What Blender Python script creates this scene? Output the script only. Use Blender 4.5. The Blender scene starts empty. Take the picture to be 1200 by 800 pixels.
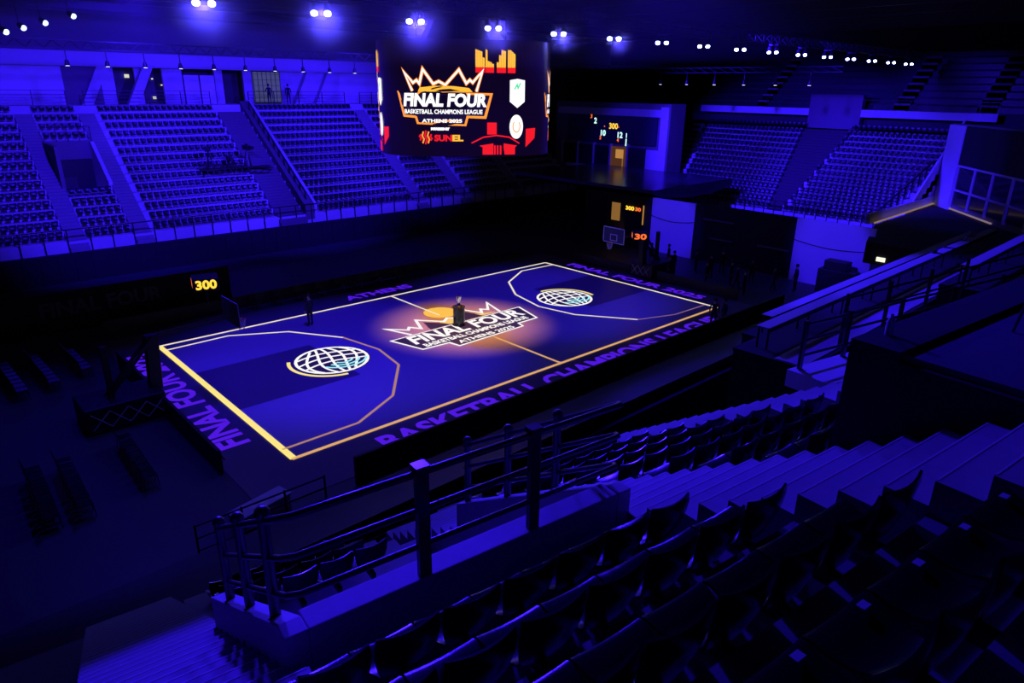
import bpy, bmesh, math, random
from mathutils import Vector, Matrix
random.seed(7)
S = bpy.context.scene
COL = S.collection
PI = math.pi
R = math.radians

# ------------------------------------------------------------------ camera
CAM = Vector((-22.914, -28.676, 12.657)); YAW, PITCH, ROLL, F = .8233, .35514, .01357, 802.75
fw = Vector((math.cos(YAW)*math.cos(PITCH), math.sin(YAW)*math.cos(PITCH), -math.sin(PITCH)))
r0 = fw.cross(Vector((0, 0, 1))).normalized(); u0 = r0.cross(fw)
rt = r0*math.cos(ROLL) + u0*math.sin(ROLL); up = -r0*math.sin(ROLL) + u0*math.cos(ROLL)
cam = bpy.data.cameras.new('camera'); cam.sensor_width = 36; cam.lens = F*36/1200
cam.clip_start = .05; cam.clip_end = 400
co = bpy.data.objects.new('camera', cam); COL.objects.link(co)
M = Matrix((rt, up, -fw)).transposed().to_4x4(); M.translation = CAM
co.matrix_world = M
S.camera = co
def project(P):
    d = Vector(P)-CAM; z = d.dot(fw)
    if z < .2: return None
    return (600+F*d.dot(rt)/z, 400-F*d.dot(up)/z, z)

# ------------------------------------------------------------------ world, exposure, lights
S.view_settings.view_transform = 'Standard'; S.view_settings.look = 'None'
S.view_settings.gamma = 1; S.view_settings.exposure = 0; S.view_settings.use_curve_mapping = False
w = bpy.data.worlds.new('world'); S.world = w; w.use_nodes = True
w.node_tree.nodes['Background'].inputs[0].default_value = (.05, .01, 1, 1)
w.node_tree.nodes['Background'].inputs[1].default_value = .003
BLUE = (.028, .006, 1.0)
def spot(name, loc, aim, power, cone=60, blend=.6, col=BLUE, size=.4):
    l = bpy.data.lights.new(name, 'SPOT'); l.energy = power; l.color = col
    l.spot_size = R(cone); l.spot_blend = blend; l.shadow_soft_size = size
    o = bpy.data.objects.new(name, l); COL.objects.link(o); o.location = loc
    o.rotation_euler = (Vector(aim)-Vector(loc)).to_track_quat('-Z', 'Y').to_euler()
    return o
LIGHTS = [
 ('far_stand_spot', (-12, 8, 17), (-9, 31, 6.5), 42000, 62),
 ('far_stand_spot', (2, 8, 17), (4, 31, 6.5), 42000, 62),
 ('far_stand_spot', (14, 9, 17), (15, 31, 7), 25000, 50),
 ('far_concourse_spot', (-8, 22, 16.5), (-8, 38, 12.4), 5500, 70),
 ('far_concourse_spot', (9, 22, 16.5), (10, 38, 12.4), 5000, 70),
 ('end_stand_spot', (17, 7, 16.5), (42, 7, 5.5), 50000, 48),
 ('end_stand_spot', (17, -4, 16.5), (42, -5, 5.5), 50000, 48),
 ('court_spot', (-7, 0, 18), (-7, 1, 0), 11500, 62),
 ('court_spot', (7, 0, 18), (7, 1, 0), 9000, 58),
 ('near_stair_spot', (-12, -12, 18), (-17.6, -26.5, 9.6), 13500, 46),
 ('near_stair_spot', (-15, -8, 18), (-22.0, -23.6, 8), 20000, 22),
 ('near_stand_spot', (-2, -13, 18), (-11, -22.5, 7), 15000, 44),
 ('press_desk_fill', (9, -9, 16), (9, -19, 5), 20000, 60),
 ('press_desk_fill', (0, -8, 16), (-1, -17.6, 4.4), 12000, 46),  # unseen fill added for the left part of the desks
 ('floor_fill', (-17, 4, 17), (-18, -2, 0), 2200, 66),  # unseen fills added to lift the floor at both ends
 ('floor_fill', (19, 8, 15), (20, -4, 0), 3000, 50),
 ('end_wall_fill', (16, -24, 15), (38, -10.5, 5.2), 9000, 30),  # unseen fill added to put blue on the end wall
 ('corner_spot', (22, 8, 16), (36, 17, 7), 9000, 34),
 ('partition_fill', (4, 3, 17), (24, 3.2, 2.4), 26000, 14),  # unseen narrow fills added to brighten the white partitions
 ('partition_fill', (4, -6, 17), (24, -9.6, 2.6), 30000, 15),
 ('end_wall_fill', (20, -2, 16), (40, -12, 7.5), 13000, 34),  # unseen fill added for the pillar and window wall
 ('fascia_fill', (26, 10, 17), (47, 10, 10.8), 5000, 34),  # unseen fills added to brighten the fascia strips
 ('fascia_fill', (26, -5, 17), (47, -6, 10.8), 5000, 34),
]
for n, l, a, p, c in LIGHTS: spot(n, l, a, p, c)
spot('logo_glow_fill', (.1, -.2, 9.45), (.1, .1, 0), 9000, 62, 1.0, (1, .36, .06), .2)  # unseen lamp added for the orange glow round the centre logo

# ------------------------------------------------------------------ materials
def mat(name, col, rough=.6, metal=0, emis=None, es=1, noise=0, nscale=6, bump=0, spec=.5):
    m = bpy.data.materials.new(name); m.use_nodes = True
    nt = m.node_tree; b = nt.nodes['Principled BSDF']
    b.inputs['Base Color'].default_value = (*col, 1); b.inputs['Roughness'].default_value = rough
    b.inputs['Metallic'].default_value = metal; b.inputs['Specular IOR Level'].default_value = spec
    if emis:
        b.inputs['Emission Color'].default_value = (*emis, 1); b.inputs['Emission Strength'].default_value = es
    if noise or bump:
        tc = nt.nodes.new('ShaderNodeTexCoord'); nz = nt.nodes.new('ShaderNodeTexNoise')
        nz.inputs['Scale'].default_value = nscale; nz.inputs['Detail'].default_value = 4
        nt.links.new(tc.outputs['Object'], nz.inputs['Vector'])
        if noise:
            mx = nt.nodes.new('ShaderNodeMix'); mx.data_type = 'RGBA'
            mx.inputs['A'].default_value = (*[c*(1-noise) for c in col], 1)
            mx.inputs['B'].default_value = (*[min(1, c*(1+noise)) for c in col], 1)
            nt.links.new(nz.outputs['Fac'], mx.inputs['Factor']); nt.links.new(mx.outputs['Result'], b.inputs['Base Color'])
        if bump:
            bp = nt.nodes.new('ShaderNodeBump'); bp.inputs['Strength'].default_value = bump
            nt.links.new(nz.outputs['Fac'], bp.inputs['Height']); nt.links.new(bp.outputs['Normal'], b.inputs['Normal'])
    return m
def glow(name, col, s=1): return mat(name, (.01, .01, .01), .5, emis=col, es=s)
m_floor = mat('dark_floor', (.05, .05, .06), .5, noise=.2)
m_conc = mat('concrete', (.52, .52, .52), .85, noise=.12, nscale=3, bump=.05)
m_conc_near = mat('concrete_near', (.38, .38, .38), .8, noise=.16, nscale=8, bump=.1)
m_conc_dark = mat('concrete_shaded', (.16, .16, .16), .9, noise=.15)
m_black = mat('black_cloth', (.012, .012, .014), .9, noise=.3, nscale=2)
m_blackp = mat('black_paint', (.015, .015, .018), .5, noise=.2)
m_seat = mat('black_plastic', (.008, .008, .012), .22, noise=.1, bump=.7, nscale=110, spec=.5)
m_seatf = mat('navy_plastic', (.012, .012, .02), .35, noise=.1, spec=.35)
m_rail = mat('painted_steel', (.08, .08, .085), .28, .3, noise=.08)
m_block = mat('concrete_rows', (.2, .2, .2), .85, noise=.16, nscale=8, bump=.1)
m_raild = mat('dark_steel', (.03, .03, .035), .4, .4, noise=.1)
m_white = mat('white_wall', (.62, .62, .62), .8, noise=.06, nscale=.6)
m_court = mat('court_floor', (.33, .31, .36), .32, noise=.05, nscale=1.2)
m_courti = mat('court_three_point_area', (.44, .40, .48), .32, noise=.05, nscale=1.2)
m_key = mat('court_key_paint', (.15, .11, .16), .35, noise=.12)
m_apron = mat('court_apron', (.12, .10, .14), .4, noise=.06)
m_yel = glow('projected_yellow', (1.0, .80, .22), 1.0)  # projector light on the floor, put into the court lines as emission
m_tan = glow('projected_tan', (.80, .42, .16), .9)
m_pale = glow('projected_pale', (.95, .80, .62), 1.0)
m_wht = glow('projected_white', (1, .97, .95), 1.0)
m_navy = glow('projected_navy', (.012, .006, .06), 1)
m_cyan = glow('projected_cyan', (.35, .85, .95), 1)
m_viol = glow('projected_violet', (.075, .008, .72), 1.0)  # projected lettering, its light put in as emission
m_lens = glow('lamp_lens', (.35, .40, 1.0), 45)
m_lensw = glow('small_lamp_lens', (.8, .8, 1.0), 3)
m_chrome = mat('silver', (.85, .85, .88), .15, 1, noise=.05)
m_truss = mat('roof_steel', (.03, .03, .035), .6, .3, noise=.2)
m_skin = mat('skin', (.45, .28, .2), .6, noise=.1)
m_cloth = mat('dark_clothing', (.02, .02, .03), .9, noise=.3)
m_hair = mat('hair', (.012, .01, .01), .7, noise=.3)
m_glass = mat('dark_glass', (.02, .02, .03), .1, noise=.1)

# ------------------------------------------------------------------ mesh helpers
class MB:
    def __init__(s): s.v = []; s.f = []; s.mi = []; s.cm = 0
    def add(s, vs, fs):
        o = len(s.v); s.v += [tuple(v) for v in vs]; s.f += [tuple(i+o for i in f) for f in fs]; s.mi += [s.cm]*len(fs); return s
    def box(s, x0, x1, y0, y1, z0, z1):
        vs = [(x, y, z) for z in (z0, z1) for y in (y0, y1) for x in (x0, x1)]
        return s.add(vs, [(0, 2, 3, 1), (4, 5, 7, 6), (0, 1, 5, 4), (2, 6, 7, 3), (0, 4, 6, 2), (1, 3, 7, 5)])
    def bar(s, p, q, w, h=None, up=(0, 0, 1)):
        h = h or w; p = Vector(p); q = Vector(q); d = (q-p).normalized(); u = Vector(up)
        if abs(d.dot(u)) > .98: u = Vector((0, 1, 0))
        a = d.cross(u).normalized()*w/2; b = a.cross(d).normalized()*h/2
        vs = [e+i*a+j*b for e in (p, q) for i, j in ((-1, -1), (1, -1), (1, 1), (-1, 1))]
        return s.add(vs, [(0, 1, 2, 3), (7, 6, 5, 4), (0, 4, 5, 1), (1, 5, 6, 2), (2, 6, 7, 3), (3, 7, 4, 0)])
    def tube(s, pts, r, n=8, cap=True):
        pts = [Vector(p) for p in pts]; rs = r if isinstance(r, (list, tuple)) else [r]*len(pts)
        rings = []; pa = None
        for i, p in enumerate(pts):
            d = ((pts[min(i+1, len(pts)-1)]-p).normalized() + (p-pts[max(i-1, 0)]).normalized()).normalized()
            if pa is None:
                u = Vector((0, 0, 1)) if abs(d.z) < .95 else Vector((1, 0, 0)); a = d.cross(u).normalized()
            else: a = (pa-d*pa.dot(d)).normalized()
            b = d.cross(a); pa = a
            rings.append([p+rs[i]*(math.cos(2*PI*k/n)*a+math.sin(2*PI*k/n)*b) for k in range(n)])
        vs = [v for g in rings for v in g]; fs = []
        for i in range(len(pts)-1):
            for k in range(n): fs.append((i*n+k, i*n+(k+1) % n, (i+1)*n+(k+1) % n, (i+1)*n+k))
        if cap: fs += [tuple(reversed(range(n))), tuple(range((len(pts)-1)*n, len(pts)*n))]
        return s.add(vs, fs)
    def lathe(s, prof, c=(0, 0, 0), n=16):
        vs = [(c[0]+r*math.cos(2*PI*k/n), c[1]+r*math.sin(2*PI*k/n), c[2]+z) for r, z in prof for k in range(n)]
        fs = [(i*n+k, i*n+(k+1) % n, (i+1)*n+(k+1) % n, (i+1)*n+k) for i in range(len(prof)-1) for k in range(n)]
        fs += [tuple(reversed(range(n))), tuple(range((len(prof)-1)*n, len(prof)*n))]
        return s.add(vs, fs)
    def prism(s, poly, z0, z1, ax='z'):     # poly of 2-D points extruded along an axis
        n = len(poly)
        def P(a, b, t): return (a, b, t) if ax == 'z' else ((t, a, b) if ax == 'x' else (a, t, b))
        vs = [P(a, b, z0) for a, b in poly]+[P(a, b, z1) for a, b in poly]
        return s.add(vs, [tuple(range(n)), tuple(reversed(range(n, 2*n)))]+[(i, (i+1) % n, n+(i+1) % n, n+i) for i in range(n)])
    def strip(s, pts, w, z0, z1):           # mitred flat band on the floor through 2-D points
        L = []; Rr = []
        for i, p in enumerate(pts):
            p = Vector(p); a = Vector(pts[max(i-1, 0)]); b = Vector(pts[min(i+1, len(pts)-1)])
            d1 = (p-a).normalized() if i else (b-p).normalized(); d2 = (b-p).normalized() if i < len(pts)-1 else d1
            n = Vector((-(d1+d2).y, (d1+d2).x)).normalized(); k = w/2/max(.3, n.dot(Vector((-d1.y, d1.x))))
            L.append(p+n*k); Rr.append(p-n*k)
        for i in range(len(pts)-1): s.prism([tuple(Rr[i]), tuple(Rr[i+1]), tuple(L[i+1]), tuple(L[i])], z0, z1)
        return s
    def mesh(s, name, mats, smooth=False):
        me = bpy.data.meshes.new(name); me.from_pydata(s.v, [], s.f)
        for m in (mats if isinstance(mats, (list, tuple)) else [mats]): me.materials.append(m)
        me.polygons.foreach_set('material_index', s.mi)
        bm = bmesh.new(); bm.from_mesh(me); bmesh.ops.recalc_face_normals(bm, faces=bm.faces); bm.to_mesh(me); bm.free()
        if smooth:
            for p in me.polygons: p.use_smooth = True
            me.set_sharp_from_angle(angle=R(40))
        me.update(); return me
    def build(s, name, mats, parent=None, loc=None, rotz=0, smooth=False, bevel=0):
        o = bpy.data.objects.new(name, s.mesh(name, mats, smooth)); COL.objects.link(o)
        if parent: o.parent = parent
        if loc is not None: o.location = loc
        if rotz: o.rotation_euler.z = rotz
        if bevel:
            b = o.modifiers.new('bevel', 'BEVEL'); b.width = bevel; b.segments = 2; b.limit_method = 'ANGLE'
        return o
def tag(o, label, cat, group=None, kind=None):
    o['label'] = label; o['category'] = cat
    if group: o['group'] = group
    if kind: o['kind'] = kind
    return o
def thing(name, label, cat, loc=(0, 0, 0), rotz=0, group=None):
    o = bpy.data.objects.new(name, None); COL.objects.link(o); o.location = loc; o.rotation_euler.z = rotz
    o.empty_display_size = .2
    return tag(o, label, cat, group)
def struct(o): o['kind'] = 'structure'; return o
def copy_tree(o, parent=None):
    c = o.copy(); COL.objects.link(c)
    if parent: c.parent = parent
    for ch in list(o.children): copy_tree(ch, c)
    return c
def place(proto, used, loc, rotz, label=None, group=None):
    o = proto if not used else copy_tree(proto)
    o.location = loc; o.rotation_euler.z = rotz
    if label: o['label'] = label
    if group: o['group'] = group
    return o
def text_mesh(txt, size=1, bold=.02, extrude=.002, align='CENTER', shear=0, sx=1, res=3):
    c = bpy.data.curves.new('t', 'FONT'); c.body = txt; c.size = size; c.offset = bold; c.extrude = extrude
    c.align_x = align; c.align_y = 'CENTER'; c.shear = shear; c.resolution_u = res
    o = bpy.data.objects.new('t', c); COL.objects.link(o)
    dg = bpy.context.evaluated_depsgraph_get(); me = bpy.data.meshes.new_from_object(o.evaluated_get(dg))
    bpy.data.objects.remove(o); bpy.data.curves.remove(c)
    if sx != 1:
        for v in me.vertices: v.co.x *= sx
    return me
def text_obj(name, txt, m, size, parent=None, loc=(0, 0, 0), rot=(0, 0, 0), width=None, **k):
    me = text_mesh(txt, size, **k); xs = [v.co.x for v in me.vertices]
    if width:
        f = width/(max(xs)-min(xs))
        for v in me.vertices: v.co.x *= f
    me.materials.clear(); me.materials.append(m)
    o = bpy.data.objects.new(name, me); COL.objects.link(o)
    if parent: o.parent = parent
    o.location = loc; o.rotation_euler = rot
    return o
# frame of the stand the camera is in: s along its rows, c towards the court
H = R(-6.7); UR = Vector((math.cos(H), math.sin(H), 0)); UC = Vector((-math.sin(H), math.cos(H), 0))
def N(s, c, z):
    p = CAM+UR*s+UC*c; return Vector((p.x, p.y, z))
N0 = (CAM.x, CAM.y, 0)      # objects of this stand are built in (s, c, z) and placed here, turned by H
def nbuild(mb, name, m, parent=None, **k):
    return mb.build(name, m, parent, loc=None if parent else N0, rotz=0 if parent else H, **k)
def nthing(name, label, cat, group=None): return thing(name, label, cat, N0, H, group)

# ------------------------------------------------------------------ shell of the hall
struct(MB().box(-45, 62, -45, 45, -.3, 0).build('floor', m_floor))
struct(MB().box(-45, 62, -45, 45, 19, 19.3).build('ceiling', mat('ceiling_black', (.012, .012, .015), .9, noise=.2)))
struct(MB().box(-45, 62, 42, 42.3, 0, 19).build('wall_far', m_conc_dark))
struct(MB().box(61.7, 62, -45, 42, 0, 19).build('wall_end', m_black))
struct(MB().box(-45, 62, -45.3, -45, 0, 19).build('wall_back', m_black))
struct(MB().box(-45.3, -45, -45, 42.3, 0, 19).build('wall_left', m_black))

# ------------------------------------------------------------------ basketball court
court = thing('basketball_court', 'blue lit basketball court with yellow lines and logos of projected light', 'basketball court')
T3L = [(-13.95, 6.70), (-10.7, 6.81), (-7.97, 5.37), (-6.2, 2.61), (-5.71, -.14), (-6.11, -2.52), (-8.27, -5.3), (-10.73, -6.58), (-13.95, -6.63)]
T3R = [(13.95, 6.66), (10.83, 6.79), (8.05, 5.14), (6.36, 2.63), (5.69, -.19), (6.19, -2.72), (8.31, -5.77), (10.82, -6.64), (13.95, -6.71)]
MB().box(-16.1, 16.1, -10, 10, 0, .02).build('apron', m_apron, court)
MB().box(-14, 14, -7.5, 7.5, .02, .024).build('playing_surface', m_court, court)
for T in (T3L, T3R): MB().prism(T, .024, .027).build('three_point_area', m_courti, court)
for sg in (-1, 1): MB().box(min(sg*13.9, sg*8.1), max(sg*13.9, sg*8.1), -2.35, 2.75, .027, .030).build('key', m_key, court)
def line(pts, w, m, name='boundary_line'): return MB().strip(pts, w, .030, .036).build(name, m, court)
line([(-13.93, 7.5), (-13.93, -7.5)], .26, m_yel, 'baseline')
line([(14, 7.5), (14, -7.5)], .16, m_pale, 'baseline')
line([(-14, -7.5), (14, -7.5)], .17, m_tan, 'sideline'); line([(-14, 7.5), (14, 7.5)], .15, m_pale, 'sideline')
line([(0, 7.42), (0, 2.35)], .11, m_pale, 'centre_line'); line([(0, -2.5), (0, -7.42)], .13, m_tan, 'centre_line')
line(T3L[:4], .12, m_pale, 'three_point_line'); line(T3L[3:], .12, mat('projected_dull_amber', (.01, .01, .01), .5, emis=(.42, .2, .14), es=1), 'three_point_line')
line(T3R[:7], .12, m_pale, 'three_point_line'); line(T3R[6:], .09, mat('projected_dim_violet', (.01, .01, .01), .5, emis=(.25, .12, .22), es=1), 'three_point_line')
# round ball emblems
for cx, cy, sg in ((-8.2, .15, -1), (8.2, 0, 1)):
    em = MB().lathe([(1.85, .0), (1.85, .004)], (cx, cy, .031), 40).build('ball_emblem', m_navy, court)
    arc = [(cx+2.05*math.cos(a), cy+2.05*math.sin(a)) for a in [R(150+i*8) if sg < 0 else R(-20+i*8) for i in range(15)]]
    MB().strip(arc, .17, .031, .036).build('yellow_arc', m_yel, em)
    g = MB(); g2 = MB()
    rim = [(cx+1.72*math.cos(R(a)), cy+1.72*math.sin(R(a))) for a in range(0, 361, 12)]
    g.strip(rim, .15, .036, .040)
    for k in range(5):          # curved meridians, trimmed to the disc
        off = -1.3+.65*k
        pts = []
        for t in range(-12, 13):
            y = t/12*1.7; x = off*math.cos(y/1.75*1.2)+.25*math.sin(y*1.2)
            if x*x+y*y < 1.72**2: pts.append((cx+x, cy+y))
        if len(pts) > 2: (g2 if k == 99 else g).strip(pts, .13, .036, .040)
    for k in range(3):
        off = .95-.6*k; pts = []
        for t in range(-12, 13):
            x = t/12*1.7; y = off+.35*math.cos(x*1.1+.4)-.25
            if x*x+y*y < 1.72**2: pts.append((cx+x, cy+y))
        g.strip(pts, .13, .036, .040)
    for k in range(3):
        pts = []
        for t in range(0, 11):
            a = R(200+t*14); rr = .45+.36*k
            x = .4+rr*math.cos(a); y = -.55+rr*.8*math.sin(a)+.2
            if x*x+y*y < 1.65**2: pts.append((cx+x, cy+y))
        if len(pts) > 2: g2.strip(pts, .12, .038, .043)
    g.build('white_seams', m_wht, em); g2.build('cyan_seams', m_cyan, em)
# centre logo
lg = MB().prism([(-4.65, .55), (-4.05, -1.65), (-2.45, -1.75), (-2.3, -2.45), (2.45, -2.3), (2.6, -1.78), (4.1, -1.75), (4.75, .55)], .031, .034).build('centre_logo', m_wht, court)
MB().prism([(-4.48, .45), (-3.96, -1.53), (-2.3, -1.62), (-2.2, -2.33), (2.35, -2.2), (2.5, -1.66), (4.0, -1.62), (4.57, .45)], .034, .037).build('banner', m_navy, lg)
text_obj('lettering', 'FINAL FOUR', m_wht, 1.62, lg, (0, -.28, .039), (0, 0, 0), 7.9, bold=.05, shear=.15)
text_obj('lettering', 'BASKETBALL CHAMPIONS LEAGUE', m_wht, .62, lg, (0, -1.25, .039), (0, 0, 0), 7.3, bold=.02)
text_obj('lettering', 'ATHENS 2025', m_wht, .55, lg, (0, -1.98, .039), (0, 0, 0), 3.9, bold=.015)
def crown_pts(s=1):
    return [(-3.2, .6), (-3.75, 2.25), (-2.9, 1.35), (-2.6, 1.7), (-2.2, 1.1), (-1.6, 2.5), (-.5, 1.25), (0, 1.65), (.5, 1.25), (1.6, 2.5), (2.2, 1.1), (2.6, 1.7), (2.9, 1.35), (3.75, 2.45), (3.2, .6)]
MB().strip(crown_pts(), .17, .033, .038).build('crown_outline', m_wht, lg)
MB().prism([(-1.9, .62), (-1.5, 1.9), (-.75, 1.1), (-.5, .62)], .031, .034).build('crown_fill', m_navy, lg)
MB().prism([(.3, .62), (.8, 1.2), (1.55, 1.95), (1.9, .62)], .031, .034).build('crown_fill', m_navy, lg)
MB().lathe([(1.0, 0), (1.0, .003)], (.35, 2.75, .0305), 28).build('amber_disc', glow('projected_amber', (1, .55, .08), .95), lg)
MB().prism([(-1.3, .7), (-.6, 1.5), (.9, 1.5), (3.0, .7)], .0305, .0325).build('amber_band', glow('projected_gold', (1, .62, .18), .9), lg)
# lettering on the apron
text_obj('apron_lettering', 'FINAL FOUR 2025', m_viol, 1.55, court, (-15.05, .85, .024), (0, 0, R(90)), 12.2, bold=.05)
text_obj('apron_lettering', 'FINAL FOUR 2025', m_viol, 1.1, court, (15.1, .1, .024), (0, 0, R(-90)), 11.8, bold=.04)
text_obj('apron_lettering', 'BASKETBALL CHAMPIONS LEAGUE', m_viol, 1.55, court, (.5, -8.75, .024), (0, 0, 0), 23, bold=.05)
text_obj('apron_lettering', 'ATHENS', m_viol, 1.15, court, (-.05, 8.75, .024), (0, 0, 0), 4.9, bold=.04)

# trophy on its plinth
tr = tag(MB().lathe([(.38, 0), (.38, .05), (.33, .08), (.33, 1.0), (.36, 1.03), (.36, 1.08)], n=32).build('trophy_plinth', mat('black_gloss', (.03, .03, .05), .1), None, (-.2, .25, .036), smooth=True),
         'glossy black cylindrical plinth standing at the centre of the court', 'plinth')
tp = thing('trophy', 'silver crown-topped trophy on the black plinth at centre court', 'trophy', (-.2, .25, 1.116))
MB().lathe([(.17, 0), (.17, .05), (.1, .1), (.07, .2), (.09, .34), (.13, .44), (.12, .46)], n=20).build('base', m_chrome, tp, smooth=True)
t = MB()
for k in range(9):
    a = 2*PI*k/9
    t.add([(.12*math.cos(a-.33), .12*math.sin(a-.33), .44), (.12*math.cos(a+.33), .12*math.sin(a+.33), .44), (.2*math.cos(a), .2*math.sin(a), .72 if k % 2 else .64), (.1*math.cos(a), .1*math.sin(a), .45)], [(0, 1, 2), (1, 3, 2), (3, 0, 2), (0, 3, 1)])
t.build('crown', m_chrome, tp)

# ------------------------------------------------------------------ people
def person_mesh(pose='stand', n=0):
    J = {'pelvis': (0, 0, .95), 'chest': (0, .02, 1.28), 'neck': (0, .01, 1.5), 'head': (0, -.03, 1.6), 'crown': (0, -.02, 1.74)}
    sk = [('pelvis', 'chest', .15, .16), ('chest', 'neck', .17, .06), ('neck', 'head', .06, .09), ('head', 'crown', .1, .075)]
    vs = [(0, 0, .95), (0, .01, 1.12), (0, .02, 1.32), (0, .01, 1.45), (0, -.01, 1.56), (0, -.03, 1.64), (0, -.02, 1.75)]
    rr = [(.15, .11), (.14, .1), (.17, .11), (.07, .06), (.055, .06), (.082, .1), (.06, .07)]
    es = [(0, 1), (1, 2), (2, 3), (3, 4), (4, 5), (5, 6)]
    for sg in (-1, 1):
        b = len(vs); st = .12 if pose == 'walk' else .0
        vs += [(sg*.1, 0, .88), (sg*.115, -sg*st, .5), (sg*.12, .03-sg*st*1.6, .09), (sg*.13, -.12-sg*st*1.6, .045)]
        rr += [(.095, .095), (.062, .065), (.042, .045), (.04, .035)]
        es += [(0, b), (b, b+1), (b+1, b+2), (b+2, b+3)]
        b = len(vs)
        if pose == 'arms' and sg > 0: arm = [(sg*.19, .01, 1.4), (sg*.26, -.08, 1.15), (sg*.18, -.3, 1.2), (sg*.16, -.38, 1.22)]
        else: arm = [(sg*.19, .01, 1.4), (sg*.25, .02, 1.12), (sg*.26, -.06+sg*st*.6, .88), (sg*.26, -.09+sg*st*.6, .8)]
        vs += arm; rr += [(.06, .06), (.045, .045), (.032, .032), (.035, .025)]
        es += [(2, b), (b, b+1), (b+1, b+2), (b+2, b+3)]
        h = arm[3]; dv = (Vector(arm[3])-Vector(arm[2])).normalized()
        for q in range(5):      # five short fingers
            c = len(vs); off = Vector((0, (q-2)*.018, 0)) if abs(dv.z) > .5 else Vector(((q-2)*.018, 0, 0))
            ln = (.05, .075, .085, .078, .06)[q]
            vs += [tuple(Vector(h)+off+dv*.03), tuple(Vector(h)+off*1.3+dv*(.03+ln)+Vector((0, -.015, 0)))]
            rr += [(.009, .009), (.008, .008)]; es += [(b+3, c), (c, c+1)]
    me = bpy.data.meshes.new('body'); me.from_pydata(vs, es, [])
    o = bpy.data.objects.new('body', me); COL.objects.link(o)
    m = o.modifiers.new('skin', 'SKIN'); 
    if not me.skin_vertices: 
        bm = bmesh.new(); bm.from_mesh(me); bm.verts.layers.skin.verify(); bm.to_mesh(me); bm.free()
    for i, sv in enumerate(me.skin_vertices[0].data):
        sv.radius = rr[i]; sv.use_root = (i == 0)
    sb = o.modifiers.new('sub', 'SUBSURF'); sb.levels = 1; sb.render_levels = 1
    dg = bpy.context.evaluated_depsgraph_get(); out = bpy.data.meshes.new_from_object(o.evaluated_get(dg))
    bpy.data.objects.remove(o)
    out.materials.clear()
    for mm in (m_cloth, m_skin): out.materials.append(mm)
    for p in out.polygons:
        z = p.center.z; p.use_smooth = True
        p.material_index = 1 if z > 1.47 or (abs(p.center.x) > .2 and z < .9) else 0
    return out
def hair_mesh():
    b = MB(); b.lathe([(.095, 0), (.108, .06), (.1, .11), (.06, .155), (.01, .165)], (0, 0, 1.62), 14)
    return b.mesh('hair', m_hair, True)
BODY = {k: person_mesh(k) for k in ('stand', 'walk', 'arms')}; HAIR = hair_mesh()
def person(loc, rz, label, pose='stand', h=1.0, group=None):
    t = thing('person', label, 'person', loc, rz, group); t.scale = (h, h, h)
    for nm, me in (('body', BODY[pose]), ('hair', HAIR)):
        o = bpy.data.objects.new(nm, me); COL.objects.link(o); o.parent = t
    return t
person((-6.59, 5.5, .024), R(200), 'person in dark clothes standing alone on the court near the far sideline', 'stand', 1.05)

# ------------------------------------------------------------------ baskets
def basket(x, sg, label):       # sg: +1 the board faces +x
    t = thing('basketball_hoop', label, 'basketball hoop', (x, 0, .02), 0 if sg > 0 else PI)
    # local: board at x=0 facing +x, base behind at -x
    b = MB().box(-6.2, -3.3, -.95, .95, 0, 1.05).build('base_padding', m_blackp, t, bevel=.06)
    d = MB()
    for k in range(3):
        y0 = -.8+.5*k
        for z in (0,):
            d.bar((-3.28, y0, .2), (-3.28, y0+.5, .85), .03, .05, up=(1, 0, 0)); d.bar((-3.28, y0, .85), (-3.28, y0+.5, .2), .03, .05, up=(1, 0, 0))
    for k in range(4):
        x0 = -6+.65*k
        d.bar((x0, -.97, .2), (x0+.65, -.97, .85), .03, .05, up=(0, 1, 0)); d.bar((x0, -.97, .85), (x0+.65, -.97, .2), .03, .05, up=(0, 1, 0))
    d.build('pad_pattern', mat('pad_print', (.5, .5, .5), .6, noise=.1), b)
    MB().bar((-3.4, 0, .9), (-3.25, 0, 3.2), .5, .35).build('stanchion_padding', m_blackp, t, bevel=.04)
    for y in (-.2, .2):
        MB().bar((-5.2, y, 1.0), (-3.2, y, 3.15), .09, .12).build('lift_arm', m_raild, t)
        MB().bar((-3.3, y, 3.1), (-.1, y, 3.3), .05, .08).build('boom', m_raild, t)
    MB().bar((-5.0, 0, 1.0), (-5.0, 0, 3.1), .22, .2).build('counterweight_arm', m_blackp, t)
    bd = MB().box(-.02, .01, -.9, .9, 2.95, 4.0).build('backboard', mat('backboard_glass', (.08, .08, .12), .08), t)
    f = MB()
    for a in ((-.9, -.85, 2.95, 4.0), (.85, .9, 2.95, 4.0), (-.9, .9, 2.95, 3.0), (-.9, .9, 3.95, 4.0), (-.3, -.25, 3.1, 3.55), (.25, .3, 3.1, 3.55), (-.3, .3, 3.5, 3.55), (-.3, .3, 3.1, 3.15)):
        f.box(.01, .025, *a)
    f.build('board_markings', mat('white_marking', (.7, .7, .75), .5, noise=.05), bd)
    MB().tube([(.38+.225*math.cos(a), .225*math.sin(a), 3.05) for a in [2*PI*i/20 for i in range(21)]], .012, 6, False).bar((0, 0, 3.05), (.17, 0, 3.05), .12, .04).build('rim', mat('orange_rim', (.7, .15, .02), .4, noise=.1), t)
    n = MB()
    for i in range(12):
        a = 2*PI*i/12
        for dd in (-1, 1):
            b2 = a+dd*2*PI/12
            n.tube([(.38+.22*math.cos(a), .22*math.sin(a), 3.04), (.38+.16*math.cos(b2), .16*math.sin(b2), 2.8), (.38+.12*math.cos(a), .12*math.sin(a), 2.6)], .006, 4)
    n.build('net', mat('net_cord', (.7, .7, .7), .8, noise=.05), t)
    return t
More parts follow.
